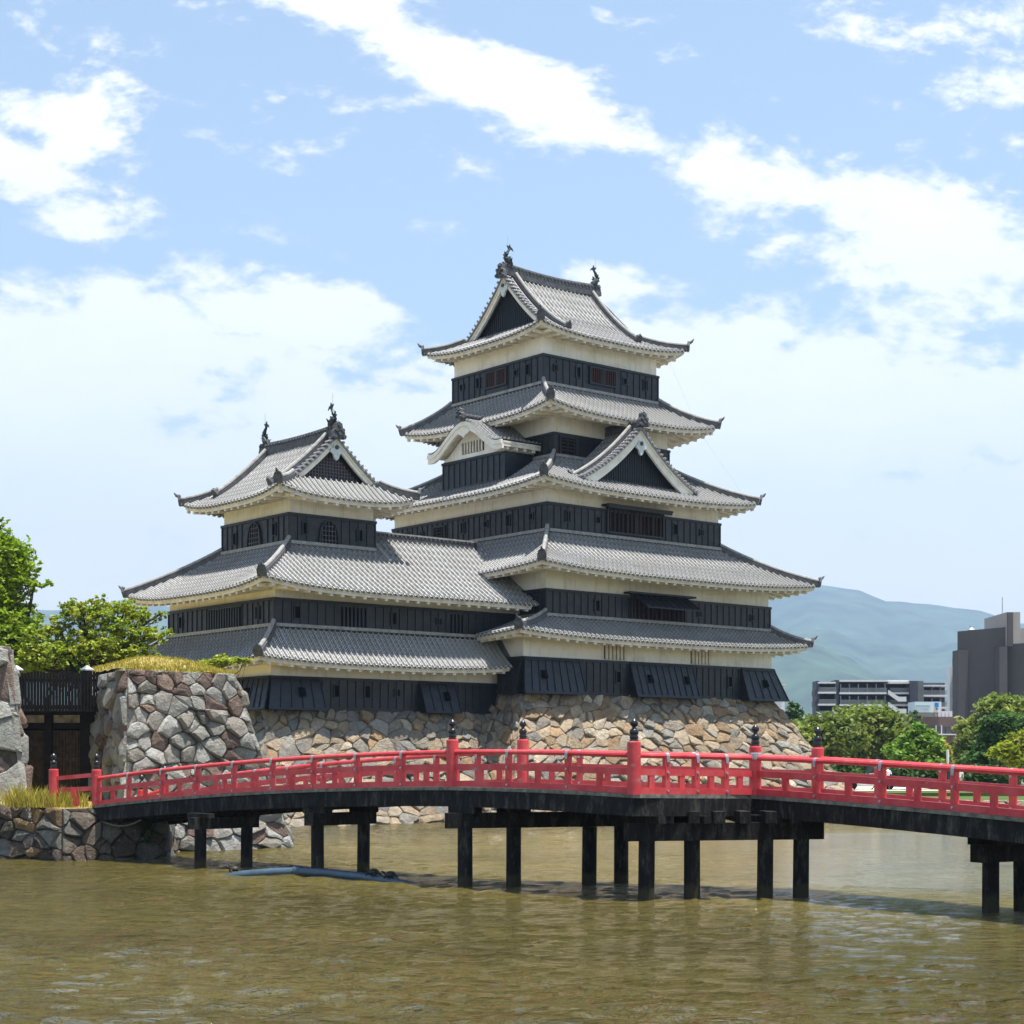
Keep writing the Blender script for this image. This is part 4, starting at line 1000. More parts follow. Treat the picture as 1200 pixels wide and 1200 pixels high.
# left hand wall
Yl = 60.5
LB0, LB1 = rayp(-70, Yl, 1.2), rayp(37, Yl, 1.2); LT1, LT0 = rayp(11, Yl+.6, zat(757, Yl+.6)), rayp(-70, Yl+.6, zat(757, Yl+.6))
wall_object('stone_wall', [(quad(LB0, LB1, LT1, LT0), 3.0, 6.2, 2.3, .92, BLK[:4]+BLK[1:4]+BLK[5:6], 44, {'bulge': .07, 'jit': .13, 'drop': .0}),
        (quad(LB1, LB1+Vector((-3.4, 9, 0)), LT1+Vector((-3.4, 9, 0)), LT1), 9, 6.2, 1.3, .85, BLK, 45)], 'tall tapering wall of squared grey stones cut off by the left edge of the photograph')
m = MB(); m.poly([LT0, LT1, LT1+Vector((-3.4, 9, 0)), LT0+Vector((0, 9, 0))]); tag(m.build('stone_wall_top', GAP), 'flat stone cap over the tapering grey wall at the left edge', 'wall cap')
# grass-grown top of the block
m = MB(); rnd = random.Random(3); nu, nv = 40, 16; ta, tb_, tc_ = TLk, TRk, TLk+BACK*9
gr = []
for j in range(nv+1):
    row = []
    for i in range(nu+1):
        s, t = i/nu, j/nv; p = TLk.lerp(TRk, s)+BACK*9*t
        hh_ = .75*min(1, t*5)**.7*(sin(pi*min(1, max(0, s*.98+.01)))**.5)*(1-.35*s)
        p = p+Vector((0, 0, hh_+.07*noise.noise(p*1.2))); row.append(m.V(p))
    gr.append(row)
for a, b2 in zip(gr, gr[1:]):
    for i in range(nu): m.F(a[i], a[i+1], b2[i+1], b2[i])
tag(m.build('turf_mound', GRASSD, smooth=True), 'domed top of dry yellowish turf on the stone block', 'turf', kind='stuff')
GRL = m_leaf('grass_blade_yellow', (.50, .40, .09), (.38, .34, .07), 1.2)
def blades(mb, p, n, h, spread, rnd, lean=.5):
    for _ in range(n):
        a = rnd.uniform(0, 2*pi); r = spread*sqrt(rnd.random()); b0 = p+Vector((cos(a)*r, sin(a)*r, 0)); hh_ = h*rnd.uniform(.4, 1.1); l = Vector((rnd.uniform(-1, 1), rnd.uniform(-1, 1), 0))*lean*hh_
        w_ = Vector((rnd.uniform(-1, 1), rnd.uniform(-1, 1), 0)).normalized()*.018; k = rnd.uniform(.6, 1.2); mb.col = (k, k*rnd.uniform(.9, 1.05), k*.9, 1)
        i = [mb.V(b0-w_), mb.V(b0+w_), mb.V(b0+w_*.7+l*.4+Vector((0, 0, hh_*.6))), mb.V(b0+l+Vector((0, 0, hh_))), mb.V(b0-w_*.7+l*.4+Vector((0, 0, hh_*.6)))]
        mb.F(*i)
m = MB()
for _ in range(2600):
    s, t = rnd.random(), rnd.random()**1.8; i, j = min(nu, int(s*nu)), min(nv, int(t*nv)); blades(m, gr_v[0] if False else (TLk.lerp(TRk, s)+BACK*9*t+Vector((0, 0, .72*min(1, t*5)**.7*(sin(pi*min(1, max(0, s*.98+.01)))**.5)*(1-.35*s)-.03))), 3, .16, .12, rnd)
tag(m.build('dry_grass', GRL), 'short dry grass growing over the top of the stone block', 'grass', kind='stuff')
m = MB()
for _ in range(420):
    px = rnd.triangular(2, 108, 50); Y = rnd.uniform(56.9, 60.0); blades(m, rayp(px, Y, pz+.03), 6, rnd.uniform(.25, .75)*(1 if px > 30 else 1.2), .18, rnd, .45)
tag(m.build('tall_grass', GRL), 'tall straw-yellow grass tufts on the bank before the left bridge posts', 'grass', kind='stuff')
m = MB()
for _ in range(160):
    px = rnd.uniform(150, 176); Y = rnd.uniform(57.6, 57.9); blades(m, rayp(px, Y, rnd.uniform(.5, 1.3)), 5, .3, .15, rnd, 1.0)
tag(m.build('fern_clump', m_leaf('dark_fern', (.03, .07, .01), (.05, .10, .02))), 'dark green weeds growing from the stone joints under the bridge', 'weeds', kind='stuff')
# gate
Yg = 66.5
gate = root('wooden_gate', rayp(75, Yg, 1.9), 'tall black wooden gate with a slatted upper screen between two stone walls', 'gate')
GW = m_flat('black_gate_wood', (.012, .010, .010), .75, .2, .5, 5); GW2 = m_flat('brown_gate_wood', (.055, .04, .03), .8, .15, .5, 5)
def gx_(px): return (px-600)/1996*Yg
def gz_(py): return CH+(892-py)*Yg/1996
m = MB(); n = 34
for k in range(n): x = gx_(12)+(gx_(131)-gx_(12))*k/(n-1); m.box(x-.045, x+.045, Yg-.9, Yg-.82, gz_(835), gz_(789)+.04*sin(k*7.))
m.build('slatted_screen', GW, gate)
m = MB(); m.box(gx_(10), gx_(133), Yg-.8, Yg-.7, gz_(800), gz_(797)); m.box(gx_(10), gx_(133), Yg-.8, Yg-.68, gz_(832), gz_(827)); m.box(gx_(6), gx_(150), Yg-.6, Yg, gz_(838), gz_(833)); m.build('screen_rail', GW, gate)
for px in (24, 106):
    m = MB(); x = gx_(px); m.box(x-.13, x+.13, Yg-.66, Yg-.4, gz_(835), gz_(787)); po = m.build('screen_post', GW, gate)
    m = MB(); m.lathe((x, Yg-.53, gz_(787)), [(.27, 0), (.27, .05), (.05, .2), (.01, .22)], 4); m.build('post_cap', STEEL, po)
m = MB(); m.box(gx_(14), gx_(152), Yg+.1, Yg+.35, gz_(851), gz_(836)); m.box(gx_(106), gx_(117), Yg-.02, Yg+.1, gz_(849), gz_(838)); m.build('lintel_panel', m_flat('ochre_gate_panel', (.16, .13, .085), .9, .1, .6, 3), gate)
m = MB(); m.box(gx_(14), gx_(102), Yg-.1, Yg+.1, gz_(854), gz_(847)); m.build('lintel', GW, gate)
for px in (14, 58, 102):
    m = MB(); w_ = .22 if px != 58 else .14; m.box(gx_(px)-w_, gx_(px)+w_+(.15 if px == 102 else 0), Yg-.25, Yg+.15, 1.5, gz_(838)); m.build('gate_post', GW, gate)
for x0, x1 in ((24, 54), (62, 96)):
    m = MB(); m.box(gx_(x0), gx_(x1), Yg+.05, Yg+.1, 1.6, gz_(854)); do = m.build('gate_door', HOLE, gate)
    m = MB(); n = 9
    for k in range(n): x = gx_(x0)+(gx_(x1)-gx_(x0))*(k+.5)/n; m.box(x-.055, x+.055, Yg-.02, Yg+.05, 1.6, gz_(856))
    m.box(gx_(x0), gx_(x1), Yg-.05, Yg-.02, gz_(892), gz_(887)); m.build('door_slats', GW2, do)
m = MB(); m.box(gx_(112), gx_(160), Yg+.2, Yg+.4, 1.5, gz_(838)); m.build('side_panel', GW, gate)
m = MB()                                                        # inner rampart seen through and above the gate
tag(wall_object('stone_wall', [(quad((-24, 71, 1), (-12, 71, 1), (-12, 71.5, 5.2), (-24, 71.5, 5.2)), 12, 4.2, 1., .7, GRY, 47)], 'shaded inner stone wall behind the wooden gate'))
# ---------------------------------------------------------------- far bank
FB = [(quad((10, 106, -.4), (130, 104, -.4), (130, 104.4, .85), (10, 106.4, .85)), 120, 1.25, .9, .5, TAN+GRY, 51, {'bulge': .1})]
wall_object('bank_wall', FB, 'low stone edging along the far right bank of the moat')
LAWN = m_flat('park_lawn', (.07, .10, .03), .95, .1, .3, .5)
m = MB(); m.poly([(10, 106.4, .86), (190, 103.6, .86), (190, 112, 1.0), (10, 112, 1.0)]); m.poly([(10, 112, 1.21), (190, 112, 1.21), (190, 119, 1.25), (10, 119, 1.25)]); m.poly([(10, 112, .9), (190, 112, .9), (190, 112, 1.21), (10, 112, 1.21)]); tag(m.build('lawn', LAWN, loc=(0, 0, 0)), kind='structure')
PAVE = m_flat('pale_gravel_path', (.55, .52, .46), .95, .1, .12, .6)
m = MB(); m.poly([(10, 119.2, 1.214), (190, 119.2, 1.214), (190, 140, 1.214), (10, 140, 1.214)]); tag(m.build('path', PAVE, loc=(0, 0, 0)), kind='structure')

# ---------------------------------------------------------------- red bridge
br = root('red_bridge', (0, 43, 0), 'long vermilion wooden bridge on black timber piles with black onion finials', 'bridge')
Nn = [Vector((-15.5, 57.6, 1.95)), Vector((-13.95, 57.2, 1.80)), Vector((-1.57, 44.9, 2.63)), Vector((2.866, 40.0, 2.53)), Vector((6.0, 42.0, 2.47)), Vector((9.60, 36.1, 2.21)), Vector((12.9, 30.7, 1.9))]
wn2 = Vector((.70, .71, 0)); 
Ff = [Vector((-13.0, 59.8, 1.35)), Vector((-12.05, 59.1, 1.60)), Vector((.3, 46.9, 2.66)), Vector((7.85, 43.75, 2.45)), Vector((7.85+4.72, 43.75-7.73, 2.05)), Vector((7.85+7.9, 43.75-12.93, 1.7))]
def bez_seg(a, b2, n, arch=0.):
    return [a.lerp(b2, k/n)+Vector((0, 0, arch*4*(k/n)*(1-k/n))) for k in range(n+1)]
def railing(a, b2, nbay, arch=0., name='railing', first=True, last=True, low=False):
    pts = bez_seg(a, b2, nbay*2, arch)
    d = (b2-a); d.z = 0; d.normalize(); s = Vector((d.y, -d.x, 0))
    m = MB()
    m.tube([p+Vector((0, 0, .91)) for p in pts], .068, 10)
    for z0, z1, w_ in ((.44, .60, .10), (.0, .155, .13)):
        m.sweep([p+Vector((0, 0, 0)) for p in pts], [(-w_/2, z0), (w_/2, z0), (w_/2, z1), (-w_/2, z1)])
    ro = m.build(name, RED, br)
    for k in range(len(pts)):
        p = pts[k]
        if k % 2 == 0:
            if k in (0, len(pts)-1): continue
            m = MB(); q = .068; c = [d*-q+s*-q*.95, d*q+s*-q*.95, d*q+s*q*.95, d*-q+s*q*.95]
            m.prism([p+x+Vector((0, 0, .01)) for x in c], [p+x+Vector((0, 0, .87)) for x in c]); m.build('baluster', RED, ro)
            m = MB()                                            # steel strap over the rail with bolts
            for zz in (.93,):
                m.tube([p+d*-.045+Vector((0, 0, .912)), p+d*.045+Vector((0, 0, .912))], .077, 10)
            for sg in (-1, 1):
                e = s*sg*.076; m.prism([p+e+d*-.035+Vector((0, 0, .76)), p+e+d*.035+Vector((0, 0, .76)), p+e+d*.05+Vector((0, 0, .9)), p+e-d*.05+Vector((0, 0, .9))], [p+e*1.1+d*-.035+Vector((0, 0, .76)), p+e*1.1+d*.035+Vector((0, 0, .76)), p+e*1.1+d*.05+Vector((0, 0, .9)), p+e*1.1-d*.05+Vector((0, 0, .9))])
            m.build('steel_strap', STEEL, ro)
            for zz in (.52, .08): m = MB(); m.tube([p+s*.05+Vector((0, 0, zz)), p+s*.09+Vector((0, 0, zz))], .032, 7); m.build('bolt', STEEL, ro)
        else:
            m = MB(); q = .075; c = [d*-q+s*-.045, d*q+s*-.045, d*q+s*.045, d*-q+s*.045]
            m.prism([p+x+Vector((0, 0, .15)) for x in c], [p+x+Vector((0, 0, .45)) for x in c]); m.build('strut', RED, ro)
    return ro
def newel(p, h=1.24, r=.16, z0=-.02, grey=False):
    m = MB(); m.lathe(p, [(r, z0), (r*1.01, h*.5), (r, h-.03), (r*.93, h), (.1, h+.005)], 20); o = m.build('newel_post', RED, br, smooth=False)
    m = MB(); f = [(.115, .0), (.125, .03), (.10, .055), (.118, .075), (.118, .12), (.095, .15), (.12, .19), (.125, .25), (.10, .29), (.055, .32), (.05, .35), (.09, .385), (.115, .43), (.105, .48), (.06, .53), (.02, .565), (.005, .575)]
    m.lathe((p[0], p[1], p[2]+h), [(a*.88, b*.95) for a, b in f], 16); m.build('finial', CAPB, o, smooth=True)
    if grey:
        m = MB(); m.lathe((p[0], p[1], p[2]+h-.33), [(r+.005, 0), (r+.012, .02), (r+.012, .14), (r+.004, .17)], 20); m.build('steel_band', STEEL, o)
def sh(a, b2, e):      # trim a segment by e metres at both ends
    d = (b2-a).normalized(); return a+d*e, b2-d*e
newel(Nn[0]+Vector((0, 0, -.3)), 1.38); newel(Nn[1], 1.22); newel(Nn[2]); newel(Nn[3]); newel(Nn[4], 1.2, .15, grey=True)
newel(Ff[0], .95); newel(Ff[1], 1.0); newel(Ff[2]); newel(Ff[3], 1.2)
a, b2 = sh(Nn[0], Nn[1], .1)
m = MB(); m.bar(a+Vector((0, 0, .78)), b2+Vector((0, 0, 1.03)), .13, .13); m.bar(a+Vector((0, 0, .38)), b2+Vector((0, 0, .58)), .10, .15); q = a.lerp(b2, .5); m.box(q.x-.13, q.x+.13, q.y-.06, q.y+.06, q.z-.1, q.z+.52); m.build('railing', RED, br)
railing(*sh(Nn[1], Nn[2], .05), 9, .16); railing(*sh(Nn[2], Nn[3], .05), 3, .03); railing(*sh(Nn[3], Nn[4], .05), 4, 0); railing(*sh(Nn[4], Nn[6], .05), 6, .05)
railing(*sh(Ff[0]-Vector((0, 0, .2)), Ff[1]-Vector((0, 0, .2)), .05), 1); railing(*sh(Ff[1], Ff[2], .05), 10, .16); railing(*sh(Ff[2], Ff[3], .05), 5, .02); railing(*sh(Ff[3], Ff[5], .05), 7, .04)
# deck: plank slab with a worn grey edge, girders below
def deckpt(i, f, arch): return i
near = bez_seg(Nn[1], Nn[2], 10, .16)+bez_seg(Nn[2], Nn[3], 4, .03)[1:]+bez_seg(Nn[3], Nn[4], 3)[1:]+bez_seg(Nn[4], Nn[6], 6, .05)[1:]
far = bez_seg(Ff[1], Ff[2], 10, .16)+bez_seg(Ff[2], Ff[2].lerp(Ff[3], .45), 4)[1:]+bez_seg(Ff[2].lerp(Ff[3], .45), Ff[3], 3)[1:]+bez_seg(Ff[3], Ff[5], 6, .04)[1:]
m = MB(); prev = None
for a, b2 in zip(near, far):
    e = (b2-a).normalized(); a2 = a-e*.17; b3 = b2+e*.17
    cur = [m.V(a2+Vector((0, 0, -.005))), m.V(b3+Vector((0, 0, -.005))), m.V(b3+Vector((0, 0, -.09))), m.V(a2+Vector((0, 0, -.09)))]
    if prev:
        for j in range(4): m.F(prev[j], prev[(j+1) % 4], cur[(j+1) % 4], cur[j])
    prev = cur
m.build('deck', GREYW, br)
def girder(path, off, z0=-.095, z1=-.52, w_=.26):
    m = MB(); pts = []
    for a, b2 in zip(near, far): pts.append(a.lerp(b2, off))
    m.sweep(pts, [(-w_/2, z1), (w_/2, z1), (w_/2, z0), (-w_/2, z0)]); m.build('girder', TIM, br)
for off in (.0, .33, .66, 1.0): girder(near, off)
def bent(pts, zc, top, cap_ext=.35, r=.19, capw=.34, caph=.36, beams=True):
    """row of piles with a squared cap beam"""
    for p in pts:
        m = MB(); lean = random.uniform(-.03, .03); m.tube([(p[0]+lean, p[1], -1.2), (p[0], p[1], zc)], [r, r*.97], 14); m.build('pile', TIM, br)
    a = Vector((pts[0][0], pts[0][1], zc+caph/2)); b2 = Vector((pts[-1][0], pts[-1][1], zc+caph/2)); d = (b2-a).normalized()
    m = MB(); m.bar(a-d*cap_ext, b2+d*cap_ext, capw, caph); m.build('cap_beam', TIM, br)
    h = top-(zc+caph)
    if h > .05:
        for p in pts:
            m = MB(); q = Vector((p[0], p[1], zc+caph+h/2)); m.bar(q-Vector((.35, -.32, 0)), q+Vector((.35, -.32, 0)), .3, h+.02); m.build('corbel', TIM, br)
n_ = Vector((.70, .71, 0))
def pl(px, Y, dx=0): v_ = rayp(px, Y, 0); return v_
b1 = pl(235, 52.1); bent([b1, b1+n_*1.75], 1.22, 1.70)
b2_ = pl(372, 49.0); bent([b2_, b2_+n_*1.75], 1.45, 1.98)
bent([pl(545, 44.5), pl(602, 44.9), pl(691, 45.4), pl(728, 46.0)], 1.55, 2.14, .5, .2, .36, .4)
bent([pl(758, 40.6), pl(811, 41.0), pl(897, 41.3), pl(939, 41.5)], 1.40, 1.98, .52, .2, .36, .42)
b5 = pl(1161, 37.2); n5 = Vector((.854, .52, 0)); bent([b5, b5+n5*.97], 1.1, 1.72, .45, .19, .34, .38)
b6 = b5+Vector((.52, -.854, 0))*8; bent([b6, b6+n5*1.35], .9, 1.4, .45)
for k in range(7):                                              # beam ends over the platform bent
    px = 752+k*30; p = rayp(px, 40.75, 1.9); m = MB(); m.box(p.x-.13, p.x+.13, p.y-.3, p.y+3.4, 1.82, 2.1); m.build('cross_beam', TIM, br)
m = MB(); c0 = rayp(115, 57.0, 1.35); m.tube([c0+Vector((k*.25, -.2*k/4, -.28*sin(pi*min(1, k/7))+k*.02)) for k in range(0, 10)], .03, 6); m.build('cable', STEEL, br)

# ---------------------------------------------------------------- pipe and turtles
PIPE = m_flat('blue_plastic_pipe', (.05, .085, .12), .35, .5, .25, 3)
def wy(px, Y, z): return rayp(px, Y, z)
m = MB(); pth = [wy(262, 49.6, -.12), wy(285, 49.4, .0), wy(320, 49.3, .08), wy(350, 49.2, .11), wy(380, 48.7, .10), wy(420, 47.8, .06), wy(455, 46.9, .0), wy(500, 45.5, -.14), wy(520, 44.8, -.2)]
m.tube(pth, .135, 14); m.tube([pth[3]-Vector((.15, 0, 0)), pth[3]+Vector((.15, -.02, 0))], .17, 14); tag(m.build('water_pipe', PIPE, smooth=True), 'long blue-grey plastic pipe half sunk in the moat beside the bridge piles', 'pipe')
SHELL = m_flat('dark_shell', (.02, .017, .011), .55, .35, .5, 20)
def turtle(p, head, label):
    m = MB(); m.lathe(p, [(.05, -.02), (.15, .0), (.17, .03), (.155, .08), (.11, .125), (.05, .145), (.01, .15)], 12)
    hd = Vector((cos(head), sin(head), 0)); P = Vector(p); m.tube([P+hd*.12+Vector((0, 0, .05)), P+hd*.2+Vector((0, 0, .1)), P+hd*.26+Vector((0, 0, .14))], [.035, .03, .035], 7)
    s = Vector((-hd.y, hd.x, 0))
    for a in (-1, 1):
        for c in (.09, -.09): m.tube([P+hd*c+s*a*.1+Vector((0, 0, .03)), P+hd*c*1.5+s*a*.2+Vector((0, 0, -.03))], [.035, .025], 6)
    tag(m.build('turtle', SHELL, smooth=True), label, 'turtle', 'turtles basking on the pipe')
turtle(tuple(wy(438, 47.3, .17)), 2.6, 'dark turtle sitting on the blue pipe just right of a black pile'); turtle(tuple(wy(458, 46.8, .13)), 2.9, 'dark turtle nearest the sunken right end of the blue pipe')
m = MB(); turtle(tuple(wy(275, 50.4, .06)), 3.4, 'dark turtle raising its head at the left tip of the blue pipe')
# ---------------------------------------------------------------- trees
BARK = m_flat('bark', (.06, .045, .035), .9, .1, .5, 6)
def branch(m, a, b2, r0, r1, rnd, n=5, wob=.12):
    L = (b2-a).length; pts = [a.lerp(b2, k/n)+Vector((rnd.uniform(-1, 1), rnd.uniform(-1, 1), rnd.uniform(-.5, .9)))*wob*L*sin(pi*k/n) for k in range(n+1)]
    m.tube(pts, [r0+(r1-r0)*k/n for k in range(n+1)], 7); return pts
def tree(name, base, blobs, leaf, lsize, nl, label, cat='tree', group=None, seed=1, trunk=.25, airy=False, clump=.0, bark=None, flat_=.0, tilt=.0, nclump=None):
    """blobs = list of (centre, (rx,ry,rz)); leaves sit in clumps around a scaffold of limbs"""
    rnd = random.Random(seed); base = Vector(base); rt_ = root(name, base, label, cat, group)
    cz = sum(b_[0][2] for b_ in blobs)/len(blobs); cen = Vector((sum(b_[0][0] for b_ in blobs)/len(blobs), sum(b_[0][1] for b_ in blobs)/len(blobs), cz))
    tm = MB(); top = base.lerp(Vector((cen.x, cen.y, cz)), .75) if tilt == 0 else base+Vector((tilt, 0, (cz-base.z)*.7))
    branch(tm, base-Vector((0, 0, .4)), top, trunk, trunk*.55, rnd, 6, .04)
    for c, r in blobs:
        c = Vector(c); p = branch(tm, top.lerp(base, rnd.uniform(0, .45)), c, trunk*.5, trunk*.12, rnd)
        for _ in range(4):
            q = c+Vector((rnd.uniform(-.8, .8)*r[0], rnd.uniform(-.8, .8)*r[1], rnd.uniform(-.5, .8)*r[2])); branch(tm, p[rnd.randint(2, 4)], q, trunk*.16, trunk*.04, rnd, 4)
    tm.build('trunk', bark or BARK, rt_)
    lm = MB(); vol = [b_[1][0]*b_[1][1]*b_[1][2] for b_ in blobs]; vt = sum(vol)
    for (c, r), vv in zip(blobs, vol):
        c = Vector(c); n = int(nl*2.3*(vv/vt)); nc = nclump or max(14, int(n/(16 if airy else 30)))
        sp_ = .55 if airy else 1.0; ex_ = 1.3 if airy else 1.05
        for _ in range(nc):
            d = Vector((rnd.gauss(0, 1), rnd.gauss(0, 1), rnd.gauss(0, 1))).normalized(); rr_ = rnd.random()**.5*(1+.13*rnd.gauss(0, 1))
            cc_ = c+Vector((d.x*r[0], d.y*r[1], d.z*r[2]))*rr_*ex_; cs = (r[0]+r[1]+r[2])/3*rnd.uniform(.2, .45)*sp_+clump; k0 = rnd.uniform(.7, 1.25); hue = rnd.uniform(-.08, .1)
            for _ in range(max(3, int(n/nc))):
                g_ = Vector((rnd.gauss(0, 1), rnd.gauss(0, 1), rnd.gauss(0, .62)))*cs*.55; p = cc_+g_
                a = Vector((rnd.gauss(0, 1), rnd.gauss(0, 1), rnd.gauss(0, .6))).normalized(); nn = Vector((rnd.gauss(0, .8), rnd.gauss(0, .8), 1)).normalized(); b3 = a.cross(nn).normalized()
                s = lsize*rnd.uniform(.7, 1.35); k = k0*rnd.uniform(.8, 1.2); lm.col = (k*(1+hue), k, k*(1-hue), 1)
                i = [lm.V(p-a*s), lm.V(p+b3*s*.55), lm.V(p+a*s), lm.V(p-b3*s*.55)]; lm.F(*i)
    lm.build('crown', leaf, rt_); return rt_
LF_Y = m_leaf('ginkgo_leaves', (.17, .27, .02), (.30, .38, .035)); LF_C = m_leaf('cherry_leaves', (.20, .28, .03), (.34, .36, .05)); LF_O = m_leaf('olive_green_leaves', (.12, .17, .04), (.22, .26, .06), .3)
LF_D = m_leaf('dark_pine_needles', (.03, .075, .02), (.07, .14, .03), .3); LF_B = m_leaf('bright_green_leaves', (.10, .20, .025), (.18, .28, .035), .3); LF_L = m_leaf('yellow_green_leaves', (.22, .27, .02), (.30, .30, .03), .3)
def B(px, py, Y, rx, rz, ry=None):
    """crown lump at a bearing, sizes given in hundredths of its distance"""
    s = Y/1996; return (tuple(rayp(px, Y, CH+(892-py)*s)), (rx*s, (ry or rx)*s, rz*s))
tree('ginkgo_tree', rayp(-12, 76, 1.9), [B(-5, 655, 76, 34, 30), B(-2, 627, 76, 8, 18), B(22, 668, 76, 20, 16), B(5, 705, 75.5, 26, 26), B(14, 745, 75, 34, 25), B(-25, 720, 76, 30, 40), B(40, 684, 75, 16, 7), B(30, 725, 75.5, 12, 14), B(5, 775, 75, 36, 16)],
     LF_Y, .105, 15000, 'tall bright green ginkgo tree rising over the wall at the left edge', seed=5, trunk=.35, airy=True)
tree('cherry_tree', rayp(95, 73, 1.9), [B(92, 716, 73, 20, 12), B(120, 722, 73, 18, 16), B(148, 714, 74, 20, 9), B(168, 724, 74, 16, 10), B(70, 738, 73, 16, 14), B(100, 742, 73, 14, 10), B(172, 745, 73, 18, 10), B(145, 738, 73, 18, 12), B(58, 768, 72, 24, 14), B(88, 762, 72.5, 22, 14), B(118, 758, 72.5, 22, 16),
      B(150, 765, 73, 24, 14), B(38, 748, 72, 14, 9), B(188, 720, 74, 9, 5), B(196, 740, 74, 8, 5), B(108, 706, 74, 10, 6), B(34, 775, 72, 14, 12)],
     LF_C, .08, 9500, 'spreading yellow-green cherry tree with gnarled branches behind the wooden gate', seed=8, trunk=.3, airy=True)
tree('cherry_sprig_tree', rayp(255, 75, 1.2), [B(262, 775, 74, 17, 6), B(285, 774, 74, 11, 4), B(240, 780, 74.5, 16, 6)], LF_C, .085, 1100, 'low leafy branch tips showing over the turf in front of the turret', seed=9, trunk=.08)
tree('hedge_tree', rayp(30, 80, 1.9), [B(20, 780, 80, 30, 18), B(70, 785, 80, 34, 14), B(110, 782, 80, 30, 12)], LF_B, .11, 5000, 'dark lower foliage filling the space behind the gate screen', seed=10, trunk=.2)
# right hand trees beyond the moat
GRT = 'trees in the park beyond the moat'
tree('park_tree', rayp(965, 150, 1.2), [B(958, 868, 150, 30, 24), B(940, 872, 149, 22, 22), B(985, 862, 150, 26, 22), B(962, 850, 151, 20, 12)], LF_O, .26, 5200, 'rounded olive-green tree right beside the stone base corner', group=GRT, seed=11, trunk=.35)
tree('park_tree', rayp(1020, 158, 1.2), [B(1012, 848, 158, 32, 20), B(1035, 860, 157, 28, 24), B(1000, 868, 157, 28, 24), B(1048, 878, 157, 22, 20)], LF_O, .27, 5600, 'broad domed olive tree with the highest crown below the apartment block', group=GRT, seed=12, trunk=.38)
tree('pine_tree', rayp(1080, 138, 1.2), [B(1078, 868, 138, 24, 9), B(1066, 880, 138, 26, 9), B(1090, 882, 138, 20, 10), B(1078, 858, 138, 14, 8), B(1075, 893, 138, 30, 10)], LF_B, .22, 4200, 'bright green layered pine tree below the rooftop sign', group=GRT, seed=13, trunk=.25)
tree('pine_tree', rayp(1072, 175, 1.2), [B(1072, 850, 175, 9, 16), B(1070, 870, 175, 16, 10)], LF_D, .2, 1300, 'dark narrow pointed evergreen standing behind the bright pine', group=GRT, seed=14, trunk=.2)
tree('maple_tree', rayp(1102, 140, 1.2), [B(1104, 885, 140, 9, 14), B(1101, 872, 140, 6, 8)], m_leaf('autumn_leaves', (.30, .20, .02), (.22, .22, .03), .5), .2, 700, 'small yellowing tree next to the bright pine', group=GRT, seed=15, trunk=.12)
tree('park_tree', rayp(1165, 150, 1.2), [B(1150, 868, 150, 30, 26), B(1178, 838, 150, 34, 22), B(1140, 885, 149, 26, 16), B(1210, 840, 151, 34, 24), B(1162, 845, 151, 24, 16)], LF_O, .27, 6200, 'large spreading olive tree in front of the grey concrete building', group=GRT, seed=16, trunk=.4)
tree('pine_tree', rayp(1175, 132, 1.2), [B(1175, 848, 132, 24, 9), B(1190, 858, 132, 22, 12), B(1170, 872, 132, 22, 16), B(1150, 890, 132, 20, 10)], LF_D, .2, 4200, 'dark pine with a flat bright top before the large olive tree', group=GRT, seed=17, trunk=.25)
tree('maple_tree', rayp(1190, 122, 1.2), [B(1185, 880, 122, 24, 9), B(1205, 870, 122, 22, 12), B(1200, 888, 122, 26, 8)], LF_L, .19, 2600, 'low yellow-green tree at the right edge above the bridge rail', group=GRT, seed=18, trunk=.16)
tree('pine_tree', rayp(929, 190, 1.2), [B(927, 835, 190, 7, 14), B(934, 836, 190, 6, 12), B(931, 850, 190, 14, 10)], LF_D, .22, 1500, 'small dark conifer rising just right of the stone base', group=GRT, seed=19, trunk=.2)
tree('shrub', rayp(1010, 126, 1.2), [B(1000, 902, 126, 26, 9), B(1050, 904, 126, 28, 8), B(1105, 906, 126, 30, 8), B(1165, 908, 126, 34, 8), B(960, 905, 126, 18, 10)], LF_D, .18, 4200, 'dark clipped hedge of shrubs along the path beyond the moat', 'hedge', seed=20, trunk=.05)

# ---------------------------------------------------------------- buildings beyond the park
def fa(n, b_, **k): return m_flat(n, b_, **k)
CON = m_flat('grey_concrete', (.095, .092, .098), .85, .2, .12, .25); CON2 = m_flat('beige_concrete', (.36, .33, .31), .85, .2, .1, .3); WHB = m_flat('white_render', (.68, .69, .72), .8, .2, .06, .5)
BRB = m_flat('brown_tiled_wall', (.16, .115, .11), .8, .2, .12, .8); DKB = m_flat('charcoal_cladding', (.055, .06, .085), .6, .3, .2, 1.); GLS = m_flat('window_glass', (.03, .04, .06), .12, .6, .4, .6, 0); SLB = m_flat('white_slab', (.66, .67, .68), .8, .2, .06, 1)
RAILM = m_flat('balcony_railing', (.26, .28, .31), .4, .5, .2, 1.)
class Bd:
    """facade frame: px,py at distance Y"""
    def __init__(s, Y): s.Y = Y
    def x(s, px): return (px-600)/1996*s.Y
    def z(s, py): return CH+(892-py)*s.Y/1996
def bx(m, B_, x0, x1, y0, y1, d0, d1): m.box(B_.x(x0), B_.x(x1), B_.Y+d0, B_.Y+d1, B_.z(y1), B_.z(y0))
b_ = Bd(215); con = root('concrete_building', (b_.x(1180), 215, 1.2), 'windowless dark grey concrete building with a raised square stair tower', 'building')
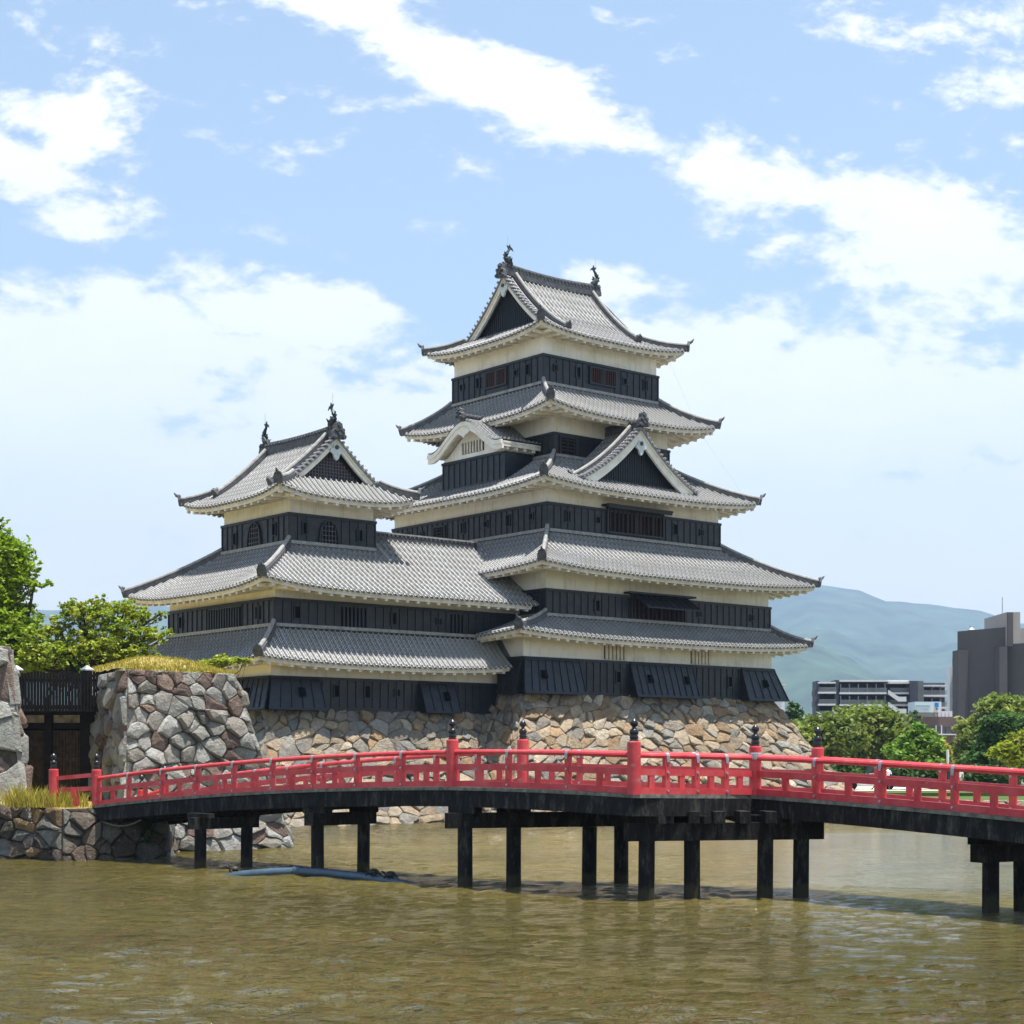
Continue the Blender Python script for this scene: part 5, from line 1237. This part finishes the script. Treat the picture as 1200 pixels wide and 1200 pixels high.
m = MB(); m.prism([(b_.x(1122), 215, 1), (b_.x(1176), 211, 1), (b_.x(1200), 240, 1), (b_.x(1186), 240, 1)], [(b_.x(1122), 215, b_.z(740)), (b_.x(1176), 211, b_.z(737)), (b_.x(1200), 240, b_.z(737)), (b_.x(1186), 240, b_.z(740))]); m.build('wall', CON, con)
m = MB(); m.prism([(b_.x(1176), 211.0, 1), (b_.x(1290), 202, 1), (b_.x(1290), 240, 1), (b_.x(1176), 240, 1)], [(b_.x(1176), 211, b_.z(757)), (b_.x(1290), 202, b_.z(755)), (b_.x(1290), 240, b_.z(755)), (b_.x(1176), 240, b_.z(757))]); m.build('wall', CON, con)
m = MB(); bx(m, b_, 1169, 1184.5, 720.5, 760, -4, 6); m.build('stair_tower', CON2, con)
m = MB(); bx(m, b_, 1169, 1175.5, 721, 760, -4.3, -4.002); m.build('tower_side', CON, con)
m = MB(); bx(m, b_, 1184.5, 1196.5, 738, 760, -2.5, 6); m.build('roof_room', CON2, con)
m = MB(); bx(m, b_, 1121, 1133, 762, 892, -.9, 2); m.build('pier', CON, con)
m = MB(); bx(m, b_, 1158, 1167, 761, 892, -5, -1); m.build('pier', CON, con)
m = MB(); m.tube([(b_.x(1172), 214, b_.z(721)), (b_.x(1172), 214, b_.z(701))], .06, 5); m.tube([(b_.x(1154.5), 222, b_.z(740)), (b_.x(1154.5), 222, b_.z(728))], .07, 5); m.lathe((b_.x(1156), 222, b_.z(736)), [(.3, 0), (.5, .3), (.2, .6)], 8); m.build('antenna', STEEL, con)
b_ = Bd(232); wb = root('white_building', (b_.x(1118), 232, 1.2), 'narrow pale grey building wedged left of the windowless concrete block', 'building')
m = MB(); bx(m, b_, 1113, 1135, 782, 892, 0, 1.5); m.build('wall', WHB, wb); m = MB(); bx(m, b_, 1117, 1123, 786, 791, -.1, .1); m.build('window', GLS, wb)
b_ = Bd(240); wb = root('white_building', (b_.x(905), 240, 1.2), 'plain white building edge peeping out beside the keep corner', 'building')
m = MB(); bx(m, b_, 880, 919.5, 803, 892, 0, 14); m.build('wall', WHB, wb); m = MB(); bx(m, b_, 878, 920.2, 801.8, 803, -.3, 14); m.build('roof', SLB, wb)
# apartment block
b_ = Bd(262); ap = root('apartment_building', (b_.x(1030), 262, 1.2), 'long dark apartment block with white balcony slabs and outside stair', 'building')
m = MB(); x0, x1, x2, zz = b_.x(958), b_.x(1113), b_.x(985), b_.z(799); m.prism([(x0, 265, 1), (x1, 265, 1), (x1, 282, 1), (x2, 282, 1)], [(x0, 265, zz), (x1, 265, zz), (x1, 282, zz), (x2, 282, zz)]); m.build('wall', DKB, ap)
m = MB(); bx(m, b_, 956, 960, 798, 892, -.2, 3); bx(m, b_, 978, 983, 797, 892, -.2, 3); bx(m, b_, 955.3, 957, 809, 815, .2, 3); bx(m, b_, 955.3, 957, 822, 828, .2, 3); m.build('end_wall', DKB, ap)
m = MB(); bx(m, b_, 1064, 1073, 798.5, 892, -1.5, 3); m.build('lift_tower', DKB, ap); m = MB(); bx(m, b_, 1073, 1079.5, 798.5, 892, -1.5, 3); m.build('tower_side', m_flat('grey_green_cladding', (.12, .14, .14), .7, .3, .15, 1.), ap)
m = MB(); bx(m, b_, 983, 1064, 797, 799, -.6, 5); bx(m, b_, 1080, 1113, 803, 804.6, -.6, 5); bx(m, b_, 958, 979, 799.4, 801, -.3, 3); bx(m, b_, 1040, 1064, 799.5, 801.3, -1, 3); m.build('roof_edge', SLB, ap)
for i, y in enumerate((812.5, 826.5, 840)):
    for x0, x1 in ((983, 1038), (1041, 1064), (1080, 1113), (958, 979)):
        yy = y-(.6 if x0 == 958 else 0)+(3 if x0 == 1080 else 0)
        m = MB(); bx(m, b_, x0, x1, yy-1, yy+1, -.6, 3); so = m.build('balcony', SLB, ap)
        m = MB(); bx(m, b_, x0+1, x1, yy-6.2, yy-5.7, -.55, -.45); n = int((x1-x0)/1.1)
        for k in range(n+1): px = x0+1+(x1-x0-1.2)*k/n; bx(m, b_, px, px+.45, yy-6, yy-1, -.55, -.47)
        m.build('balcony_railing', RAILM, so)
        if x0 in (983, 1080):
            m = MB(); n = 5 if x0 == 983 else 3
            for k in range(n): px = x0+3+(x1-x0-4)*k/n; bx(m, b_, px, px+6, yy-10.5, yy-1.2, 2.85, 2.99)
            m.build('glazing', GLS, so)
            m = MB()
            for k in range(n+1): px = x0+1.5+(x1-x0-3)*k/n; bx(m, b_, px, px+.8, yy-11, yy-1.2, -.3, .3)
            m.build('balcony_post', RAILM, so)
for i, y in enumerate((809, 823, 837)):
    m = MB(); st = [(1038, y), (1050, y+8), (1059, y+8), (1059, y+13.5), (1050, y+13.5), (1038, y+5)]
    m.prism([(b_.x(a), 260.2, b_.z(c)) for a, c in st], [(b_.x(a), 260.5, b_.z(c)) for a, c in st]); m.build('outside_stair', SLB, ap)
# low brown building with the roof sign
b_ = Bd(200); lo = root('brown_building', (b_.x(1090), 200, 1.2), 'low brown tiled building with a strip of windows and roof machinery', 'building')
m = MB(); bx(m, b_, 1038, 1121, 840, 858, 0, 14); m.build('upper_wall', BRB, lo); m = MB(); bx(m, b_, 1038, 1121, 858, 899, .6, 14); m.build('lower_wall', BRB, lo)
for x0, x1 in ((1089, 1095.5), (1098, 1102), (1104, 1107), (1108, 1116), (1060, 1085)):
    m = MB(); bx(m, b_, x0, x1, 851.5, 860, -.1, .5); m.build('window', GLS, lo)
m = MB(); bx(m, b_, 1086, 1120, 860, 861.4, -.3, .5); bx(m, b_, 1095.8, 1097.2, 850, 861, -.25, .5); bx(m, b_, 1102.2, 1103.5, 850, 861, -.25, .5); m.build('window_frame', SLB, lo)
for px in (1097, 1101.5, 1106, 1110.5, 1115):
    m = MB(); bx(m, b_, px, px+3.6, 833, 840, 1, 3); m.build('roof_unit', SLB, lo)
m = MB(); bx(m, b_, 1076, 1096, 835, 840, .8, 5); m.build('roof_plinth', WHB, lo)
sg_ = root('roof_sign', (b_.x(1085), 201, b_.z(836)), 'white boxy rooftop sign with a blue square emblem on the low brown building', 'sign')
m = MB(); bx(m, b_, 1071, 1090, 822.5, 835, -.5, 3); m.build('sign_panel', m_flat('pale_blue_white_panel', (.55, .66, .72), .7, .2, .04, 1), sg_); m = MB(); bx(m, b_, 1090, 1102, 822.5, 835, -.5, 3); m.build('sign_panel', WHB, sg_)
m = MB(); bx(m, b_, 1094.2, 1098.5, 823.5, 828.8, -.62, -.503); m.build('emblem', m_flat('blue_emblem', (.0, .27, .62), .6, .3, .05, 1), sg_)
m = MB(); bx(m, b_, 1095.4, 1097.2, 830, 832, -.6, -.503); m.build('emblem_mark', m_flat('grey_lettering', (.14, .15, .17), .6, .3, .05, 1), sg_)
m = MB(); rnd = random.Random(2)
for k in range(9): px = 1072.3+k*1.85; bx(m, b_, px, px+1.15, 826.2, 828.3, -.56, -.503)
for k in range(3): px = 1081.5+k*1.5; bx(m, b_, px, px+.7, 830.5, 831.5, -.56, -.503)
m.build('lettering', m_flat('pale_lettering', (.36, .47, .52), .6, .3, .05, 1), sg_)
m = MB(); x = b_.x(1110.5); m.tube([(x*.68, 136, 1.2), (x*.68, 136, 1.2+3.0)], .11, 8); tag(m.build('lamp_post', SLB), 'slender white post standing beside the yellowing tree', 'post')
# parked cars and people on the path beyond the moat
CARW = m_flat('white_car_paint', (.75, .76, .78), .3, .5, .03, 1, 0); CARD = m_flat('dark_car_paint', (.03, .035, .05), .3, .5, .1, 1, 0); TYRE = m_flat('tyre', (.012, .012, .012), .8, .2, .2, 4)
def car(px, Y, paint, label, L=4.3, H=1.5, van=False):
    p = rayp(px, Y, 1.22); c = root('parked_car', p, label, 'car', 'cars parked beyond the moat')
    pr = [(0, .3), (0, .85), (.15, .95), (.9, 1.0), (1.35, H), (3.2, H), (3.9, 1.0), (L, .85), (L, .3)] if not van else [(0, .3), (0, 1.0), (.5, 1.2), (.9, 1.85), (L-.1, 1.9), (L, .3)]
    m = MB(); m.prism([(p.x+x-L/2, p.y-.8, p.z+z) for x, z in pr], [(p.x+x-L/2, p.y+.8, p.z+z) for x, z in pr]); m.build('body', paint, c)
    m = MB(); g0 = [(1.05, 1.03), (1.42, H-.08), (3.1, H-.08), (3.6, 1.03)] if not van else [(.8, 1.2), (1.05, 1.75), (L-.4, 1.75), (L-.4, 1.2)]
    m.prism([(p.x+x-L/2, p.y-.82, p.z+z) for x, z in g0], [(p.x+x-L/2, p.y+.82, p.z+z) for x, z in g0]); m.build('side_window', GLS, c)
    for x in (.8, L-.8):
        for y in (-.78, .78): m = MB(); m.tube([(p.x+x-L/2, p.y+y-.1, p.z+.3), (p.x+x-L/2, p.y+y+.1, p.z+.3)], .32, 14); m.build('wheel', TYRE, c)
car(1018, 126, CARW, 'white van parked beyond the moat furthest left behind the rail', van=True); car(1092, 128, CARW, 'white car parked behind the bridge rail below the bright pine'); car(1160, 129, CARD, 'dark car parked behind the bridge rail near the right edge')
SKIN = m_flat('skin', (.45, .27, .18), .6, .3, .05, 4)
def person(px, Y, shirt, trous, label):
    p = rayp(px, Y, 1.22); c = root('person', p, label, 'person', 'people walking beyond the moat'); P = lambda x, y, z: (p.x+x, p.y+y, p.z+z)
    me = bpy.data.meshes.new('body')
    vs = [P(0, 0, .95), P(0, 0, 1.2), P(0, 0, 1.42), P(0, 0, 1.52), P(0, 0, 1.66), P(-.19, 0, 1.4), P(-.27, 0, 1.15), P(-.26, -.08, .88), P(.19, 0, 1.4), P(.27, 0, 1.15), P(.26, -.1, .88), P(-.1, 0, .9), P(-.13, -.06, .5), P(-.13, 0, .08), P(-.13, -.14, .03), P(.1, 0, .9), P(.14, .05, .5), P(.15, .14, .08), P(.15, .0, .03)]
    es = [(0, 1), (1, 2), (2, 3), (3, 4), (2, 5), (5, 6), (6, 7), (2, 8), (8, 9), (9, 10), (0, 11), (11, 12), (12, 13), (13, 14), (0, 15), (15, 16), (16, 17), (17, 18)]
    ra = [.14, .15, .15, .055, .105, .06, .045, .035, .06, .045, .035, .09, .065, .045, .04, .09, .065, .045, .04]
    bm = bmesh.new(); sl = bm.verts.layers.skin.verify(); bv = [bm.verts.new(Vector(v)-p) for v in vs]
    for a, c2 in es: bm.edges.new((bv[a], bv[c2]))
    for i, r in enumerate(ra): bv[i][sl].radius = (r, r*.8 if i < 3 else r)
    bv[0][sl].use_root = True; bm.to_mesh(me); bm.free(); me.materials.append(trous)
    o = bpy.data.objects.new('body', me); col.objects.link(o); o.parent = c
    mo = o.modifiers.new('s', 'SKIN'); mo.use_smooth_shade = True; o.modifiers.new('d', 'SUBSURF').levels = 1
    m = MB(); m.lathe(P(0, 0, 0), [(.15, .93), (.175, 1.15), (.19, 1.38), (.08, 1.48)], 10)
    for sx in (-1, 1): m.tube([P(sx*.17, 0, 1.4), P(sx*.27, 0, 1.15)], [.075, .06], 7)
    m.build('shirt', shirt, c)
    m = MB(); m.lathe(P(0, .01, 1.6), [(.06, .0), (.11, .05), (.115, .12), (.07, .18), (.01, .2)], 10); m.build('hair', CAPB, c)
    m = MB(); m.lathe(P(0, -.012, 1.51), [(.05, .0), (.085, .05), (.098, .12), (.08, .18)], 10); m.build('face', SKIN, c)
person(1040, 122, CARW, CARD, 'person in white shirt and dark trousers left of a rail post'); person(1113, 121, CARD, CARD, 'person in dark clothes seen between the rails beside the white car'); person(1124, 122, CARW, m_flat('beige_trousers', (.4, .34, .26), .9, .1, .1, 3), 'person in white top and beige trousers walking toward the right')

# ---------------------------------------------------------------- haze
hz = MB(); hz.box(-9500, 9500, -400, 10500, -5, 1700)
hm = bpy.data.materials.new('haze'); hm.use_nodes = True; t = hm.node_tree; t.nodes.clear()
ho = N(t, 'ShaderNodeOutputMaterial'); hv = N(t, 'ShaderNodeVolumePrincipled', inp={'Color': (.52, .73, 1, 1), 'Density': .00013, 'Anisotropy': .2}); t.links.new(hv.outputs[0], ho.inputs['Volume'])
tag(hz.build('haze', hm, loc=(0, 0, 0)), 'thin blue summer haze over the valley', 'haze', kind='stuff')
